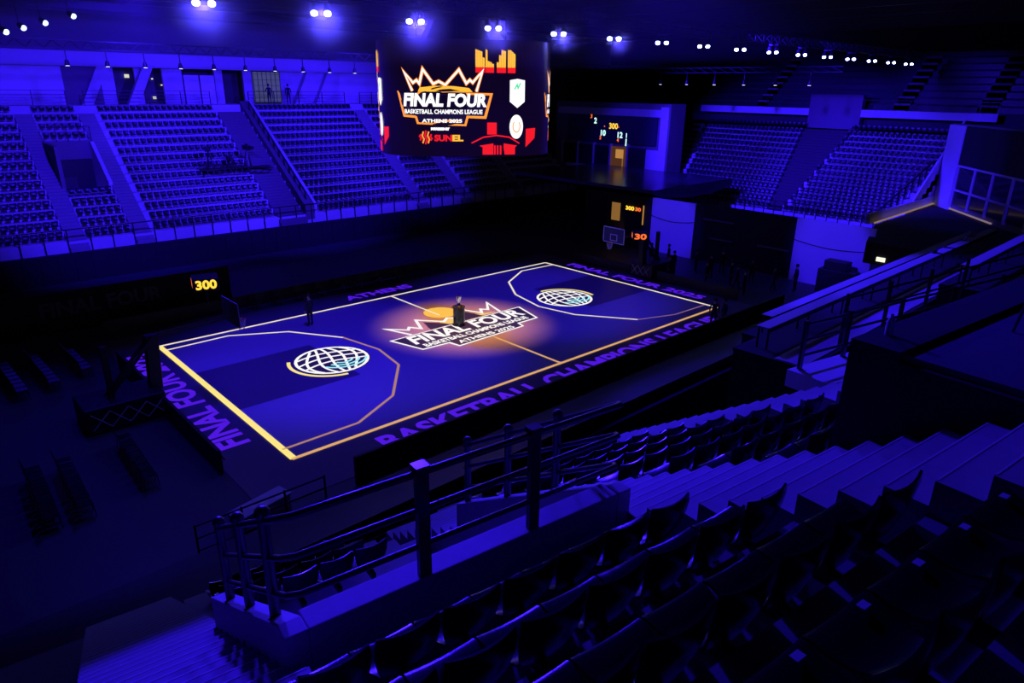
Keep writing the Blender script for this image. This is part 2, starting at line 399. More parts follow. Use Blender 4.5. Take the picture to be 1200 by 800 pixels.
basket(-12.8, 1, 'tall portable basketball hoop at the left end of the court, seen nearly edge on')
basket(12.8, -1, 'portable basketball hoop at the far right end of the court, board facing us')
def clock(loc, rz, t1, t2, label, m1, m2):
    t = thing('shot_clock', label, 'shot clock', loc, rz)
    MB().box(-.5, .5, -.5, .5, 0, .5).box(-.05, .05, -.05, .05, -.7, 0).build('housing', m_blackp, t, bevel=.02)
    text_obj('display', t1, m1, .5, t, (0, -.51, .25), (R(90), 0, 0), .8, bold=.02)
    text_obj('display', t2, m2, .42, t, (-.51, 0, .25), (R(90), 0, R(-90)), .7, bold=.02)
    return t
m_led = glow('amber_led', (1, .62, .05), 1.3); m_ledr = glow('orange_led', (1, .16, .03), 1.1)
clock((-13.66, 0, 4.70), R(-16), '300', '30', 'black game clock cube reading 300 in amber above the left hoop', m_led, m_ledr)
clock((14.3, -1.0, 3.2), R(-48), '30', '30', 'small orange lit shot clock beside the far right hoop', m_ledr, m_ledr)

# ------------------------------------------------------------------ advertising boards round the court (their black backs face us)
def board(x0, y0, x1, y1, h, label, n):
    t = thing('advertising_board', label, 'advertising board', (x0, y0, 0), math.atan2(y1-y0, x1-x0))
    L = math.hypot(x1-x0, y1-y0)
    MB().box(0, L, -.06, .06, .05, h).build('panel', m_blackp, t)
    for i in range(n):
        a = L*(i+.5)/n
        MB().bar((a, -.06, h*.8), (a, -.45, 0), .05, .05).build('strut', m_raild, t)
    return t
board(-16.25, -6.9, -16.25, -1.1, .95, 'black backed board behind the left baseline, nearer half', 3)
board(-16.25, 1.1, -16.25, 5.5, .95, 'black backed board behind the left baseline, farther half', 3)
board(-13.2, -10.6, 16.2, -10.6, 1.15, 'long black backed board along the near sideline', 12)
board(-15.5, 11, 15, 11.4, .8, 'low dark board beyond the far sideline', 12)
board(16.4, -7.5, 16.4, -1.2, .7, 'low dark board behind the right baseline, nearer half', 3)
board(16.4, 1.2, 16.4, 6.5, .7, 'low dark board behind the right baseline, farther half', 3)

# ------------------------------------------------------------------ hanging scoreboard
JZ0, JZ1 = 9.65, 14.6; JA = R(237)
jb = thing('hanging_scoreboard', 'large hanging video scoreboard with curved corners showing the FINAL FOUR crown logo', 'scoreboard', (0, 0, 0))
def sup(t):
    n = 3.6; a = 4.12; c, s_ = math.cos(t), math.sin(t)
    x = a*abs(c)**(2/n)*(1 if c > 0 else -1); y = a*abs(s_)**(2/n)*(1 if s_ > 0 else -1)
    return Vector((x*math.cos(JA)-y*math.sin(JA), x*math.sin(JA)+y*math.cos(JA), 0))
NT = 720; SP = [sup(2*PI*i/NT) for i in range(NT)]; AL = [0]
for i in range(NT): AL.append(AL[-1]+(SP[(i+1) % NT]-SP[i]).length)
def jmap(u, off=0):             # arc length u (+ to the viewer's right) -> point and outward normal
    u = u % AL[-1]; lo, hi = 0, NT
    while hi-lo > 1:
        m_ = (lo+hi)//2
        if AL[m_] <= u: lo = m_
        else: hi = m_
    a, b = SP[lo], SP[(lo+1) % NT]; f_ = (u-AL[lo])/max(1e-9, (b-a).length)
    d = (b-a).normalized(); nrm = Vector((d.y, -d.x, 0))
    return a.lerp(b, f_)+nrm*off
sh = MB(); idx = list(range(0, NT, 8)); n = len(idx)
sh.add([(SP[i].x, SP[i].y, z) for z in (JZ0, JZ1) for i in idx], [tuple(range(n)), tuple(range(n, 2*n))]+[(k, (k+1) % n, n+(k+1) % n, n+k) for k in range(n)])
scr = sh.build('screen', mat('screen_black', (.01, .008, .02), .3, emis=(.004, .001, .014), es=1), jb)
MB().lathe([(2.2, 14.6), (1.6, 15.6)], n=8).build('top_frame', m_truss, jb)
for i in range(4):
    a = PI/4+i*PI/2; MB().tube([(2.2*math.cos(a), 2.2*math.sin(a), 14.6), (2.2*math.cos(a), 2.2*math.sin(a), 19)], .03, 6).build('cable', m_truss, jb)
def jmesh(name, me, m, u0, zc, off, parent=scr):
    bm = bmesh.new(); bm.from_mesh(me)
    for k in range(2): bmesh.ops.subdivide_edges(bm, edges=[e for e in bm.edges if e.calc_length() > .35], cuts=1)
    bm.to_mesh(me); bm.free()
    for v in me.vertices:
        p = jmap(u0+v.co.x, off+v.co.z*0); v.co = (p.x, p.y, zc+v.co.y)
    me.materials.clear(); me.materials.append(m)
    o = bpy.data.objects.new(name, me); COL.objects.link(o); o.parent = parent; return o
def jtext(name, txt, m, u0, zc, size, width, off=.02, **k):
    me = text_mesh(txt, size, extrude=0, **k); xs = [v.co.x for v in me.vertices]; f_ = width/(max(xs)-min(xs))
    for v in me.vertices: v.co.x *= f_
    return jmesh(name, me, m, u0, zc, off)
def jpoly(name, poly, m, u0, zc, off=.012):
    me = bpy.data.meshes.new(name); me.from_pydata([(x, y, 0) for x, y in poly], [], [tuple(range(len(poly)))])
    bm = bmesh.new(); bm.from_mesh(me); bmesh.ops.triangulate(bm, faces=bm.faces); bm.to_mesh(me); bm.free()
    return jmesh(name, me, m, u0, zc, off)
def jstrip(name, pts, w_, m, u0, zc, off=.016):
    b = MB().strip(pts, w_, 0, 0); b.f = [f for i, f in enumerate(b.f) if i % 6 == 0]; b.mi = [0]*len(b.f)
    me = bpy.data.meshes.new(name); me.from_pydata(b.v, [], b.f); return jmesh(name, me, m, u0, zc, off)
g_w = glow('screen_white', (1, 1, 1), 1.2); g_r = glow('screen_red', (.85, .01, .02), 1.1); g_o = glow('screen_orange', (1, .3, .04), 1.2)
g_y = glow('screen_amber', (1, .5, .04), 1.1); g_k = glow('screen_navy', (.01, .005, .04), 1); g_g = glow('screen_green', (.05, .8, .35), 1)
QL = AL[-1]/4
UT = []
for i in range(-420, 421):
    p_ = jmap(i*.01); q_ = project((p_.x, p_.y, 12.1)); UT.append((q_[0], i*.01))
def U0(x):
    c = [a for a in UT if abs(a[1]) < 4]; return min(c, key=lambda a: abs(a[0]-x))[1]
def PT(pts, cx=520, cy=117): return [((x-cx)/24.6, -(y-cy)/26.5) for x, y in pts]
for q in range(4):
    # one panel of content per side of the board
    U = lambda x: U0(x)+q*QL
    Z = lambda y: 12.13-(y-115.5)/26.4
    c0 = U(520)
    ban = PT([(467.5, 107), (574.5, 108.5), (567, 137.5), (547, 136.8), (544.5, 146), (490, 144), (488, 137), (474.5, 136)])
    inn = PT([(471, 109.5), (571, 111), (564.5, 134.5), (545, 134), (542.5, 143.8), (492, 142), (490, 134.5), (476.5, 133.5)])
    jpoly('logo_edge', ban, g_o, c0, Z(117), .010); jpoly('logo_banner', inn, g_k, c0, Z(117), .016)
    cr = PT([(484, 107), (477, 85), (489, 99), (492, 103), (485.5, 91), (493, 99), (498, 83), (508, 96), (515, 99), (521, 102), (527, 97), (537, 83), (544, 98), (551, 97), (549, 94), (563, 84), (556, 107)])
    cr = PT([(486, 107), (477, 86), (487, 98), (491, 95), (494, 99), (498, 83), (509, 99), (515, 96), (522, 100), (537, 83), (545, 98), (549, 94), (552, 97), (563, 84), (556, 107)])
    jpoly('crown_light', PT([(492, 107.5), (494, 103), (510, 101), (530, 101), (548, 103), (552, 107.5)]), g_y, c0, Z(117), .008)
    jstrip('crown_edge', cr, .15, g_o, c0, Z(117), .018); jstrip('crown_outline', cr, .075, g_w, c0, Z(117), .024)
    jtext('lettering', 'FINAL FOUR', g_w, c0+.02, Z(117.5), .72, 3.75, .03, bold=.035, shear=.12)
    jtext('lettering', 'BASKETBALL CHAMPIONS LEAGUE', g_w, c0-.02, Z(130), .25, 3.5, .03, bold=.008)
    jtext('lettering', 'ATHENS 2025', g_w, c0-.08, Z(140.2), .2, 1.8, .03, bold=.008)
    jtext('lettering', 'POWERED BY', g_w, U(515), Z(149.3), .12, .85, .03)
    jtext('lettering', 'SUN', g_r, U(518.5), Z(160), .36, .8, .03, bold=.018)
    jtext('lettering', 'EL', g_y, U(535.5), Z(160), .36, .5, .03, bold=.018)
    for k in range(5):
        hh = .3*math.cos((k-2)*.55)
        jstrip('sponsor_mark', [(-.27+.12*k, -hh), (-.21+.12*k, -hh*.3), (-.29+.12*k, hh*.3), (-.23+.12*k, hh)], .07, g_o if k % 2 else g_r, U(498), Z(159), .02)
    jpoly('shield_badge', [(-.36, .56), (0, .62), (.36, .56), (.36, -.35), (0, -.62), (-.36, -.35)], g_w, U(606), Z(108.5), .02)
    jstrip('badge_mark', [(-.14, .18), (-.02, .38), (.02, .22), (.14, .45)], .06, g_g, U(606), Z(108.5), .03)
    jpoly('round_badge', [(.33*math.cos(a), .53*math.sin(a)) for a in [2*PI*i/24 for i in range(24)]], g_w, U(605.5), Z(146.5), .02)
    jstrip('badge_ring', [(.17*math.cos(a), .26*math.sin(a)) for a in [R(130+i*25) for i in range(12)]], .045, g_o, U(605.5), Z(146), .03)
    for k, (x, w_, hs) in enumerate(((557.5, .42, (1, .95, .9, .55)), (569, .38, (1, .35, .3, .2)), (582, .42, (.3, .7, 1, .95)), (594.5, .36, (1, 1, .9, .8)))):
        for j, hh in enumerate(hs):
            jpoly('letter_bar', [(j*w_/4, 0), ((j+.92)*w_/4, 0), ((j+.92)*w_/4, .70*hh), (j*w_/4, .74*hh)], g_y, U(x), Z(80), .02)
        jpoly('letter_foot', [(0, 0), (w_, 0), (w_, .22), (0, .22)], g_r, U(x), Z(86), .022)
    jpoly('red_block', [(-.22, -.26), (.22, -.26), (.22, .26), (-.22, .26)], g_r, U(576.5), Z(148.5), .02)
    jstrip('red_arch', [(-1.15, -.28), (-.6, -.02), (0, .06), (.6, -.02), (1.1, -.3)], .06, g_r, U(582), Z(158), .02)
    jpoly('red_wall', [(-.95, .1), (-.3, .2), (-.3, -.3), (-.8, -.3), (-.8, .02)], g_r, U(586), Z(171), .02)
    jpoly('red_wall', [(.3, .2), (.95, .1), (.85, .02), (.85, -.3), (.35, -.3), (.3, 0)], g_r, U(583), Z(171), .02)
    for k in (0, 1, 2): jpoly('red_post', [(-.04, -.3), (.04, -.3), (.04, .1), (-.04, .12)], g_r, U(580+3.5*k), Z(171), .02)
    jpoly('red_block', [(-.25, -.4), (.25, 0), (.28, .45), (-.25, .42)], g_r, U(622), Z(160), .02)

# ------------------------------------------------------------------ seats
def seat_shell(nu=7, low=False):
    prof = [(-.25, .86, .225), (-.25, .80, .238), (-.235, .70, .236), (-.21, .58, .212), (-.175, .48, .180), (-.10, .41, .165), (0, .385, .195), (.10, .395, .228), (.19, .42, .242), (.225, .41, .240), (.228, .36, .225)]
    if low: prof = [prof[i] for i in (0, 2, 4, 5, 8, 10)]; nu = 3
    vs = []; th = .018
    for side in (0, 1):
        for i, (y, z, hw) in enumerate(prof):
            j0, j1 = max(i-1, 0), min(i+1, len(prof)-1)
            ty, tz = prof[j1][0]-prof[j0][0], prof[j1][1]-prof[j0][1]; l = math.hypot(ty, tz) or 1
            ny, nz = -tz/l, ty/l
            if ny*0+nz < 0 and i > 4: pass
            for k in range(nu):
                u = -1+2*k/(nu-1); cv = .035*u*u
                back = i < 5 if not low else i < 3
                yy = y+(cv if back else 0); zz = z+(0 if back else cv*.5)+(.018*u*u if i == 0 else 0)
                vs.append((u*hw, yy-side*ny*th*(-1 if False else 1)*(1), zz-side*nz*th))
    n = len(prof); fs = []
    g = lambda s_, i, k: s_*n*nu+i*nu+k
    for s_ in (0, 1):
        for i in range(n-1):
            for k in range(nu-1): fs.append((g(s_, i, k), g(s_, i, k+1), g(s_, i+1, k+1), g(s_, i+1, k)))
    for i in range(n-1):
        for k in (0, nu-1): fs.append((g(0, i, k), g(0, i+1, k), g(1, i+1, k), g(1, i, k)))
    for k in range(nu-1):
        for i in (0, n-1): fs.append((g(0, i, k), g(0, i, k+1), g(1, i, k+1), g(1, i, k)))
    b = MB(); b.add(vs, fs); return b
SHELL = seat_shell().mesh('shell', m_seat, True)
FS = (.90, .80, .66)          # the far stands have lower, smaller shells
sf = seat_shell(5); sf.v = [(x*FS[0], y*FS[1], z*FS[2]) for x, y, z in sf.v]; SHELLF = sf.mesh('shell', m_seatf, True)
BRK = MB().box(-.03, .03, -.26, -.02, .3, .39).box(-.02, .02, -.28, -.24, 0, .39).box(-.05, .05, -.3, -.16, 0, .02).mesh('bracket', m_raild)
PLATE = MB().box(-.03, .03, -.02, .02, 0, .004).mesh('number_plate', mat('pale_plate', (.6, .6, .65), .5, noise=.05))
def near_seat(s_, c_, z_, label, group, plate=False):
    t = thing('stadium_seat', label, 'seat', N(s_, c_, z_), H, group)
    for nm, me in (('shell', SHELL), ('bracket', BRK)):
        o = bpy.data.objects.new(nm, me); COL.objects.link(o); o.parent = t
    if plate:
        o = bpy.data.objects.new('number_plate', PLATE); COL.objects.link(o); o.parent = t; o.location = (.14, .17, .435); o['label'] = 'small pale square number plate'
    return t
ORD = ['first', 'second', 'third', 'fourth', 'fifth', 'sixth', 'seventh', 'eighth', 'ninth', 'tenth', 'eleventh', 'twelfth', 'thirteenth', 'fourteenth', 'fifteenth']
CK = lambda k: 4.03-.86*k
ZK = lambda k: 7.97+.535*k
near = 0
# block in front of the camera, rows 1..4 above the parapet
for k in range(1, 5):
    for j in range(7):
        near_seat(1.05+.5*j, CK(k)+.28, ZK(k), 'black bucket seat in the %s row above the parapet, left of the bright stairs' % ORD[k-1],
                  'seats in the %s row above the parapet' % ORD[k-1], plate=(k == 4)); near += 1
for k, n0 in ((-4, 4), (-5, 4), (-6, 4), (-7, 4)):
    for j in range(n0):
        near_seat(1.62+.5*j, CK(k)+.28, ZK(k), 'black bucket seat seen through the foreground railing, %s row beyond the parapet' % ORD[-k-4], 'seats seen through the foreground railing, %s row' % ORD[-k-4]); near += 1
# block beyond the stairs
for k in range(1, -7, -1):
    for j in range(7):
        near_seat(6.35+.5*j, CK(k)+.28, ZK(k), 'black bucket seat in block beyond the stairs, %s row down from black platform' % ORD[1-k],
                  'block beyond the stairs, %s row down' % ORD[1-k]); near += 1
# block left of the lower stairs
for k in (0, 1, 2):
    for j in range(3):
        near_seat(-.72-.5*j, CK(k-1)+.28, ZK(k-1), 'black bucket seat in darkness left of the lower stairs, %s row up' % ORD[k], 'dark seats left of the lower stairs, %s row' % ORD[k]); near += 1

# ------------------------------------------------------------------ the near stand
ns = nthing('grandstand', 'stepped concrete stand under our own seats, in the foreground', 'grandstand')
def terr(s0, s1, k0, k1, zb=-1.6):      # stepped slab rows k0..k1
    b = MB()
    for k in range(k0, k1+1): b.box(s0, s1, CK(k), CK(k-1), ZK(k)+zb, ZK(k))
    return b
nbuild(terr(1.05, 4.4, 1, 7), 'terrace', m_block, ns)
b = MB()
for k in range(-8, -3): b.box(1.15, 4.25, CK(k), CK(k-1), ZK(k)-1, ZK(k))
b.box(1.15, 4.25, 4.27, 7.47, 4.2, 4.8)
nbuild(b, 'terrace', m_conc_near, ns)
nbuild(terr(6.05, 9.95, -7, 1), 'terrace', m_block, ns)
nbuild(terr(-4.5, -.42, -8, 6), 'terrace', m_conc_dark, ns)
def stairs(s0, s1, c0, c1, mm, off=0):
    b = MB(); c = 1.75; z = 10.17
    j0 = math.ceil((c0-1.75)/.29); j1 = math.floor((c1-1.75)/.29)
    for j in range(j0, j1+1):
        cc = 1.75+.29*j; zz = 10.17-.1855*j+off
        b.box(s0, s1, cc-.29, cc, zz-.9, zz)
    return b
def nosing_highlight(s0, s1, c0, c1, par, off=0):
    b = MB()
    for j in range(math.ceil((c0-1.75)/.29), math.floor((c1-1.75)/.29)+1):
        cc = 1.75+.29*j; zz = 10.17-.1855*j+off; b.box(s0, s1, cc-.012, cc+.002, zz-.01, zz+.003)
    nbuild(b, 'nosing_highlight', m_white, par)  # white strip puts the highlight of the step edges into colour
nbuild(stairs(4.4, 6.05, -1.5, 10, 0), 'stairs', m_conc_near, ns); nosing_highlight(4.42, 6.03, -1.5, 10, ns); nosing_highlight(-.4, 1.03, 2.6, 13, ns)
nbuild(stairs(-.42, 1.05, 2.6, 13, 0), 'stairs', m_conc_near, ns)
nbuild(stairs(9.97, 11.5, 3.6, 11.5, 0, .12), 'stairs', m_conc_near, ns)
# wing walls and the parapet
pw = nthing('parapet_wall', 'pale topped concrete parapet wall in the foreground under the steel railing', 'wall')
nbuild(MB().box(1.15, 4.25, 4.03, 4.27, 5.0, 8.95), 'front_wall', m_conc_near, pw, bevel=.012)
def wing(s0, s1, c1):
    zt = lambda c: 8.95-.62*(c-4.2); b = MB()
    b.prism([(4.03, 8.95), (4.2, 8.95), (c1, zt(c1)), (c1, 5.0), (4.03, 5.0)], s0, s1, 'x'); return b
nbuild(wing(.97, 1.15, 7.1), 'wing_wall', m_conc_near, pw, bevel=.01)
nbuild(wing(4.25, 4.43, 7.1), 'wing_wall', m_conc_near, pw, bevel=.01)
rl = nthing('safety_railing', 'three bar steel railing folded round the foreground parapet wall', 'railing')
zt = lambda c: 8.95-.62*max(0, c-4.12)
def post(s_, c_, z0, h, nm='post', cap=True, par=rl, r=.045):
    b = MB().tube([(s_, c_, z0), (s_, c_, z0+h-.03)], r, 12)
    p = nbuild(b, nm, m_rail, par, smooth=True)
    if cap: nbuild(MB().lathe([(.0, -.03), (r*1.25, -.02), (r*1.35, .0), (r*1.2, .03), (r*.7, .055), (.005, .06)], (s_, c_, z0+h), 12), 'cap', m_rail, p, smooth=True)
for s_ in (2.14, 3.24):
    b = MB().box(s_-.055, s_+.055, 4.06, 4.12, 8.9, 9.92); p = nbuild(b, 'post', m_rail, rl, bevel=.008)
    nbuild(MB().box(s_-.06, s_+.06, 4.05, 4.16, 9.9, 9.95), 'cap', m_rail, p)
for c_ in (4.57, 5.48, 6.4): post(1.06, c_, zt(c_)-.05, 1.05)
for c_ in (5.09, 6.0, 6.93): post(4.34, c_, zt(c_)-.05, 1.05)
for i, hh in enumerate((.93, .6, .27)):
    rr = .03 if i == 0 else .026
    pts = [(1.06, 6.55, zt(6.55)+hh), (1.06, 4.2, zt(4.2)+hh), (1.14, 4.1, 8.95+hh), (4.26, 4.1, 8.95+hh), (4.34, 4.2, zt(4.2)+hh), (4.34, 7.0, zt(7.0)+hh)]
    nbuild(MB().tube(pts, rr, 10), 'rail', m_rail, rl, smooth=True)

# black platform to the right
pf = nthing('camera_platform', 'big black draped platform at the right edge, beside the foreground stairs', 'platform')
nbuild(MB().box(6.12, 14, -3, 3.0, 6.5, 10.40), 'drape', m_black, pf)
nbuild(MB().box(6.2, 14, -3, 2.55, 10.40, 10.46), 'deck', mat('grey_deck', (.10, .10, .11), .8, noise=.2), pf)
nbuild(MB().box(6.12, 14, 2.55, 3.0, 10.40, 10.50), 'front_rim', m_black, pf)
ch = nthing('folding_chair', 'metal framed chair on the black platform, cut by the right edge of the picture', 'chair')
b = MB(); 
for s_ in (7.75, 8.15):
    b.tube([(s_, 2.25, 10.46), (s_, 2.2, 10.8), (s_, 1.95, 10.92), (s_, 1.8, 11.3)], .015, 8); b.tube([(s_, 1.8, 10.46), (s_, 2.2, 10.85)], .015, 8)
nbuild(b, 'frame', m_rail, ch, smooth=True)
nbuild(MB().box(7.76, 8.14, 1.85, 2.22, 10.86, 10.9), 'seat', m_seat, ch, bevel=.01); nbuild(MB().box(7.76, 8.14, 1.79, 1.82, 11.05, 11.3), 'backrest', m_seat, ch, bevel=.01)
bt = tag(MB().lathe([(.035, 0), (.038, .02), (.036, .14), (.014, .18), (.014, .21)], n=14).build('water_bottle', mat('clear_plastic', (.6, .6, .7), .08, noise=.02), None, N(6.5, 2.85, 10.5), smooth=True), 'clear plastic bottle on the rim of the black platform', 'bottle')

# second parapet with railing, right
p2 = nthing('parapet_wall', 'short pale parapet wall beyond the second seat block', 'wall')
nbuild(MB().prism([(11.8, 6.0), (13.95, 5.8), (13.95, 6.72), (11.8, 6.92)], 7.15, 7.5), 'ledge', m_white, p2)  # white base colour makes up for light missing on this ledge
r2 = nthing('safety_railing', 'long three bar railing running to the right above the short parapet', 'railing')
cl = lambda s_: 6.82-.092*(s_-11.8)
for s_ in (12.03, 13.39, 15.2, 17.2, 19.4, 21.6):
    nbuild(MB().box(s_-.05, s_+.05, cl(s_)-.03, cl(s_)+.03, 7.3, 8.5), 'post', m_rail, r2)
for hh in (.93, .6, .27): nbuild(MB().tube([(12.03, cl(12.03), 7.5+hh), (23, cl(23), 7.5+hh)], .028, 8), 'rail', m_rail, r2, smooth=True)
r3 = nthing('safety_railing', 'farther two bar railing just behind the long railing at right', 'railing')
for s_ in (15.6, 17.6, 19.8, 22): nbuild(MB().box(s_-.05, s_+.05, 7.87, 7.93, 6.9, 8.2), 'post', m_rail, r3)
for hh in (1.2, .8): nbuild(MB().tube([(15.2, 7.9, 6.9+hh), (26, 7.4, 6.9+hh)], .028, 8), 'rail', m_rail, r3, smooth=True)
nbuild(MB().box(11.4, 24, 5.2, 6.9, 6.3, 6.55), 'landing', m_conc_near, ns)

# press tribune: decks and long desks parallel to the court
for i, (x0, x1, y0, y1, z) in enumerate(((-3.9, 22, -20.9, -18.5, 5.0), (0, 26, -18.3, -16.7, 4.1), (6, 30, -23.4, -21.2, 5.9))):
    t = thing('press_platform', ['black faced press platform with a lit deck, middle tier', 'lowest press platform nearest the court', 'upper press platform behind the others'][i], 'platform', (x0, y0, z))
    MB().box(0, x1-x0, 0, y1-y0, -.12, 0).build('deck', m_black, t); MB().box(.02, x1-x0, .02, y1-y0-.02, -z, -.12).build('skirt', m_black, t)
    MB().box(.1, x1-x0, .15, .15+(.9, .25, .3)[i], 0, .02).build('lit_deck_strip', m_conc_near, t)  # pale strip painted for the lit part of the black deck
    d = thing('press_desk', ['long press desk on the middle platform', 'long press desk on the lowest platform', 'long press desk on the upper platform'][i], 'desk', (x0+.5, y1-.85, z))
    MB().box(0, x1-x0-1, 0, .42, .72, .75).build('desk_top', m_conc_near, d); MB().box(0, x1-x0-1, -.03, 0, .60, .75).build('front_edge', m_blackp, d)
    for k in range(10):
        a = .1+(x1-x0-1.3)*k/9
        for yy in (.03, .36): MB().box(a, a+.05, yy, yy+.05, 0, .72).build('leg', m_raild, d)
# laptops and covers lying on the middle desk
for k, (x, y, c_) in enumerate(((12.5, -18.95, 0), (14.2, -18.9, 1), (16.8, -18.95, 0), (18.3, -18.9, 1))):
    t = thing('laptop', 'open laptop on the middle press desk, %s from the left' % ORD[k], 'laptop', (x, y, 5.76), R(170+20*k), 'laptops on the press desk')
    MB().box(-.18, .18, -.12, .12, 0, .02).build('keyboard', m_rail, t); MB().bar((0, .12, .02), (0, .2, .25), .36, .012, up=(0, 1, 0)).build('lid', m_rail, t)

t = thing('equipment_case', 'pale blue lit case standing at the near left corner of the court', 'case', (-16.3, -10.2, 0), R(12))
MB().box(-.9, .9, -.3, .3, .0, .5).build('case_body', m_white, t, bevel=.02); MB().box(-.95, .95, -.33, .33, .5, .56).build('lid', m_conc, t, bevel=.01)
# lower dark tribune between our stand and the court
lt = thing('retractable_tribune', 'dark retractable tribune of benches between our stand and the near sideline', 'tribune')
b = MB()
for k in range(5): b.box(-30, 12, -11.6-.85*(k+1), -11.6-.85*k, 0, .35+.42*k)
b.build('terrace', m_black, lt)
for k in range(5):
    MB().box(-30, 11.5, -11.6-.85*k-.5, -11.6-.85*k-.12, .35+.42*k, .35+.42*k+.38).build('bench', m_blackp, lt)
fr = thing('tribune_railing', 'thin dark railing at the foot of the dark tribune near the court corner', 'railing')
for x in (-18.5, -17.2, -15.9, -14.6): MB().bar((x, -11.2, 0), (x, -11.2, 1.3), .05).build('post', m_raild, fr)
for z in (1.25, .85, .45): MB().bar((-18.5, -11.2, z), (-14.6, -11.2, z), .04).build('rail', m_raild, fr)

# ------------------------------------------------------------------ far stand
FY = lambda k: 24.6+.77*k
FZ = lambda k: 2.65+.59*k
fs_ = thing('grandstand', 'long far stand of blue lit rows facing us across the court', 'grandstand')
SEC = [(-30, -14.1, 0, 14), (-12.9, -10.0, 0, 14), (-8.8, .5, 0, 14), (4.1, 14.0, 0, 14), (15.3, 19.2, 0, 14), (20.5, 26.6, 0, 14), (27.8, 35.0, 0, 14)]
tun = (-13.1, -9.9, 5, 9)        # rows cut by the tunnel mouth
tun2 = (15.3, 19.2, 6, 9)
b = MB()
for k in range(14):
    segs = [(-30, 36)]
    if tun[2] <= k <= tun[3]: segs = [(-30, tun[0]), (tun[1], 36)]
    if tun2[2] <= k <= tun2[3]: segs = [(a, c) for a, c in ((segs[0][0], segs[0][1]), (segs[-1][0], tun2[0]), (tun2[1], 36))][(0 if len(segs) > 1 else 1):]; 
    if len(segs) == 3 and segs[0] == segs[1]: segs = segs[1:]
    for x0, x1 in segs: b.box(x0, x1, FY(k), FY(k+1), FZ(k)-.9, FZ(k))
b.box(-30, 36, 24.45, 24.6, 1.9, 2.6)
b.build('terrace', m_conc, fs_)
def aisle(x0, x1, k0=0, k1=13, m=m_conc_dark):
    b = MB()
    for k in range(k0, k1+1):
        for j in range(3):
            y = FY(k)-(.77/3)*(2-j); z = FZ(k-1)+.59/3*(j+1)
            b.box(x0, x1, y-.006, y+.77/3, z-.3, z+.004*(j == 2))
    return b.build('aisle_steps', m, fs_)
m_step = mat('grey_steps', (.24, .24, .24), .9, noise=.15); m_step2 = mat('dark_aisle_steps', (.13, .13, .13), .9, noise=.15)  # aisle steps darker than the terrace concrete, wide aisle darkest
for x0, x1 in ((-14.1, -12.95), (-10.0, -8.85), (.6, 2.9), (14.05, 15.25), (19.25, 20.45), (26.65, 27.75)): aisle(x0, x1, m=m_step2 if x0 == .6 else m_step)
# sloping coping wall with dark posts between the wide aisle and the third block
b = MB().prism([(24.4, 2.2), (24.4, 3.4), (35.4, 11.3), (35.4, 10.0)], 3.75, 4.0, 'x'); b.build('coping_wall', m_conc, fs_)
b = MB().prism([(24.4, 2.2), (24.4, 3.3), (35.4, 11.2), (35.4, 10.0)], 2.95, 3.7, 'x'); b.build('dark_ramp', m_step2, fs_)
hr = thing('aisle_handrail', 'row of dark handrail posts beside the wide aisle of the far stand', 'railing')
for k in range(12):
    y = 25+.85*k; z = 2.9+.62*k+.5
    MB().box(3.3, 3.4, y, y+.1, z-.3, z+1.0).build('post', m_raild, hr)
MB().bar((3.35, 25, 4.3), (3.35, 34.5, 11.2), .06).build('rail', m_raild, hr)
# front rails
fr2 = thing('front_railing', 'dark post railing along the front of the far stand', 'railing')
for i in range(48): MB().box(-29+1.35*i, -28.93+1.35*i, 24.35, 24.42, 1.9, 3.45).build('post', m_raild, fr2)
MB().box(-30, 36, 24.35, 24.4, 3.4, 3.47).build('rail', m_raild, fr2); MB().box(-30, 36, 24.35, 24.4, 2.9, 2.94).build('rail', m_raild, fr2)
bk = thing('black_drape', 'tall black drape hanging below the far stand down to the floor', 'drape')
b = MB()
for i in range(132): b.box(-30+.5*i, -29.5+.5*i, 23.9+(.06 if i % 2 else 0), 24.4, 0, 1.9)
b.build('cloth', m_black, bk)
hd = thing('printed_hoarding', 'black hoarding with faint FINAL FOUR print beyond the far left corner', 'hoarding')
MB().box(-21, -8, 13, 13.12, 0, 2.2).build('panel', m_black, hd)
text_obj('printed_lettering', 'FINAL FOUR', mat('faint_print', (.09, .09, .12), .9, noise=.1), 1.1, hd, (-15, 12.97, 1.3), (R(90), 0, 0), 6, bold=.03)
# tunnel mouth in the far stand
tn = thing('tunnel_mouth', 'recessed tunnel entrance cut into the left part of the far stand', 'entrance')
y0, y1 = FY(5), FY(10)
MB().box(-13.1, -9.9, y0+.1, y1, FZ(4)-.15, FZ(4)).build('tunnel_floor', m_conc, tn)
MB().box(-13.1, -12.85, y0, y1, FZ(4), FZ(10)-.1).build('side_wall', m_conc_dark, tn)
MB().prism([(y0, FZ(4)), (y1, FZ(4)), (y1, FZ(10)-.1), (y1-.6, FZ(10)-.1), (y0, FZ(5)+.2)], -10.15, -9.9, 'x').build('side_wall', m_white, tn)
MB().box(-13.1, -9.9, y1-.25, y1, FZ(4)+2.2, FZ(10)-.02).build('lintel', m_conc_dark, tn)
dr = MB().box(-12.8, -10.15, y1-.1, y1, FZ(4), FZ(4)+2.2).build('doorway', m_blackp, tn)
MB().box(-12.4, -11.4, y1-.2, y1-.12, FZ(4)+.05, FZ(4)+.9).build('crowd_barrier', m_rail, tn)
for i in range(5): MB().box(-13.0+.75*i, -12.95+.75*i, y1-.3, y1-.25, FZ(10)-.05, FZ(10)+1.0).build('rail_post', m_raild, tn)
MB().box(-13.05, -9.95, y1-.3, y1-.25, FZ(10)+.95, FZ(10)+1.0).build('guard_rail', m_raild, tn)
tn2 = thing('tunnel_mouth', 'recessed tunnel entrance in the far stand beneath the hanging scoreboard', 'entrance')
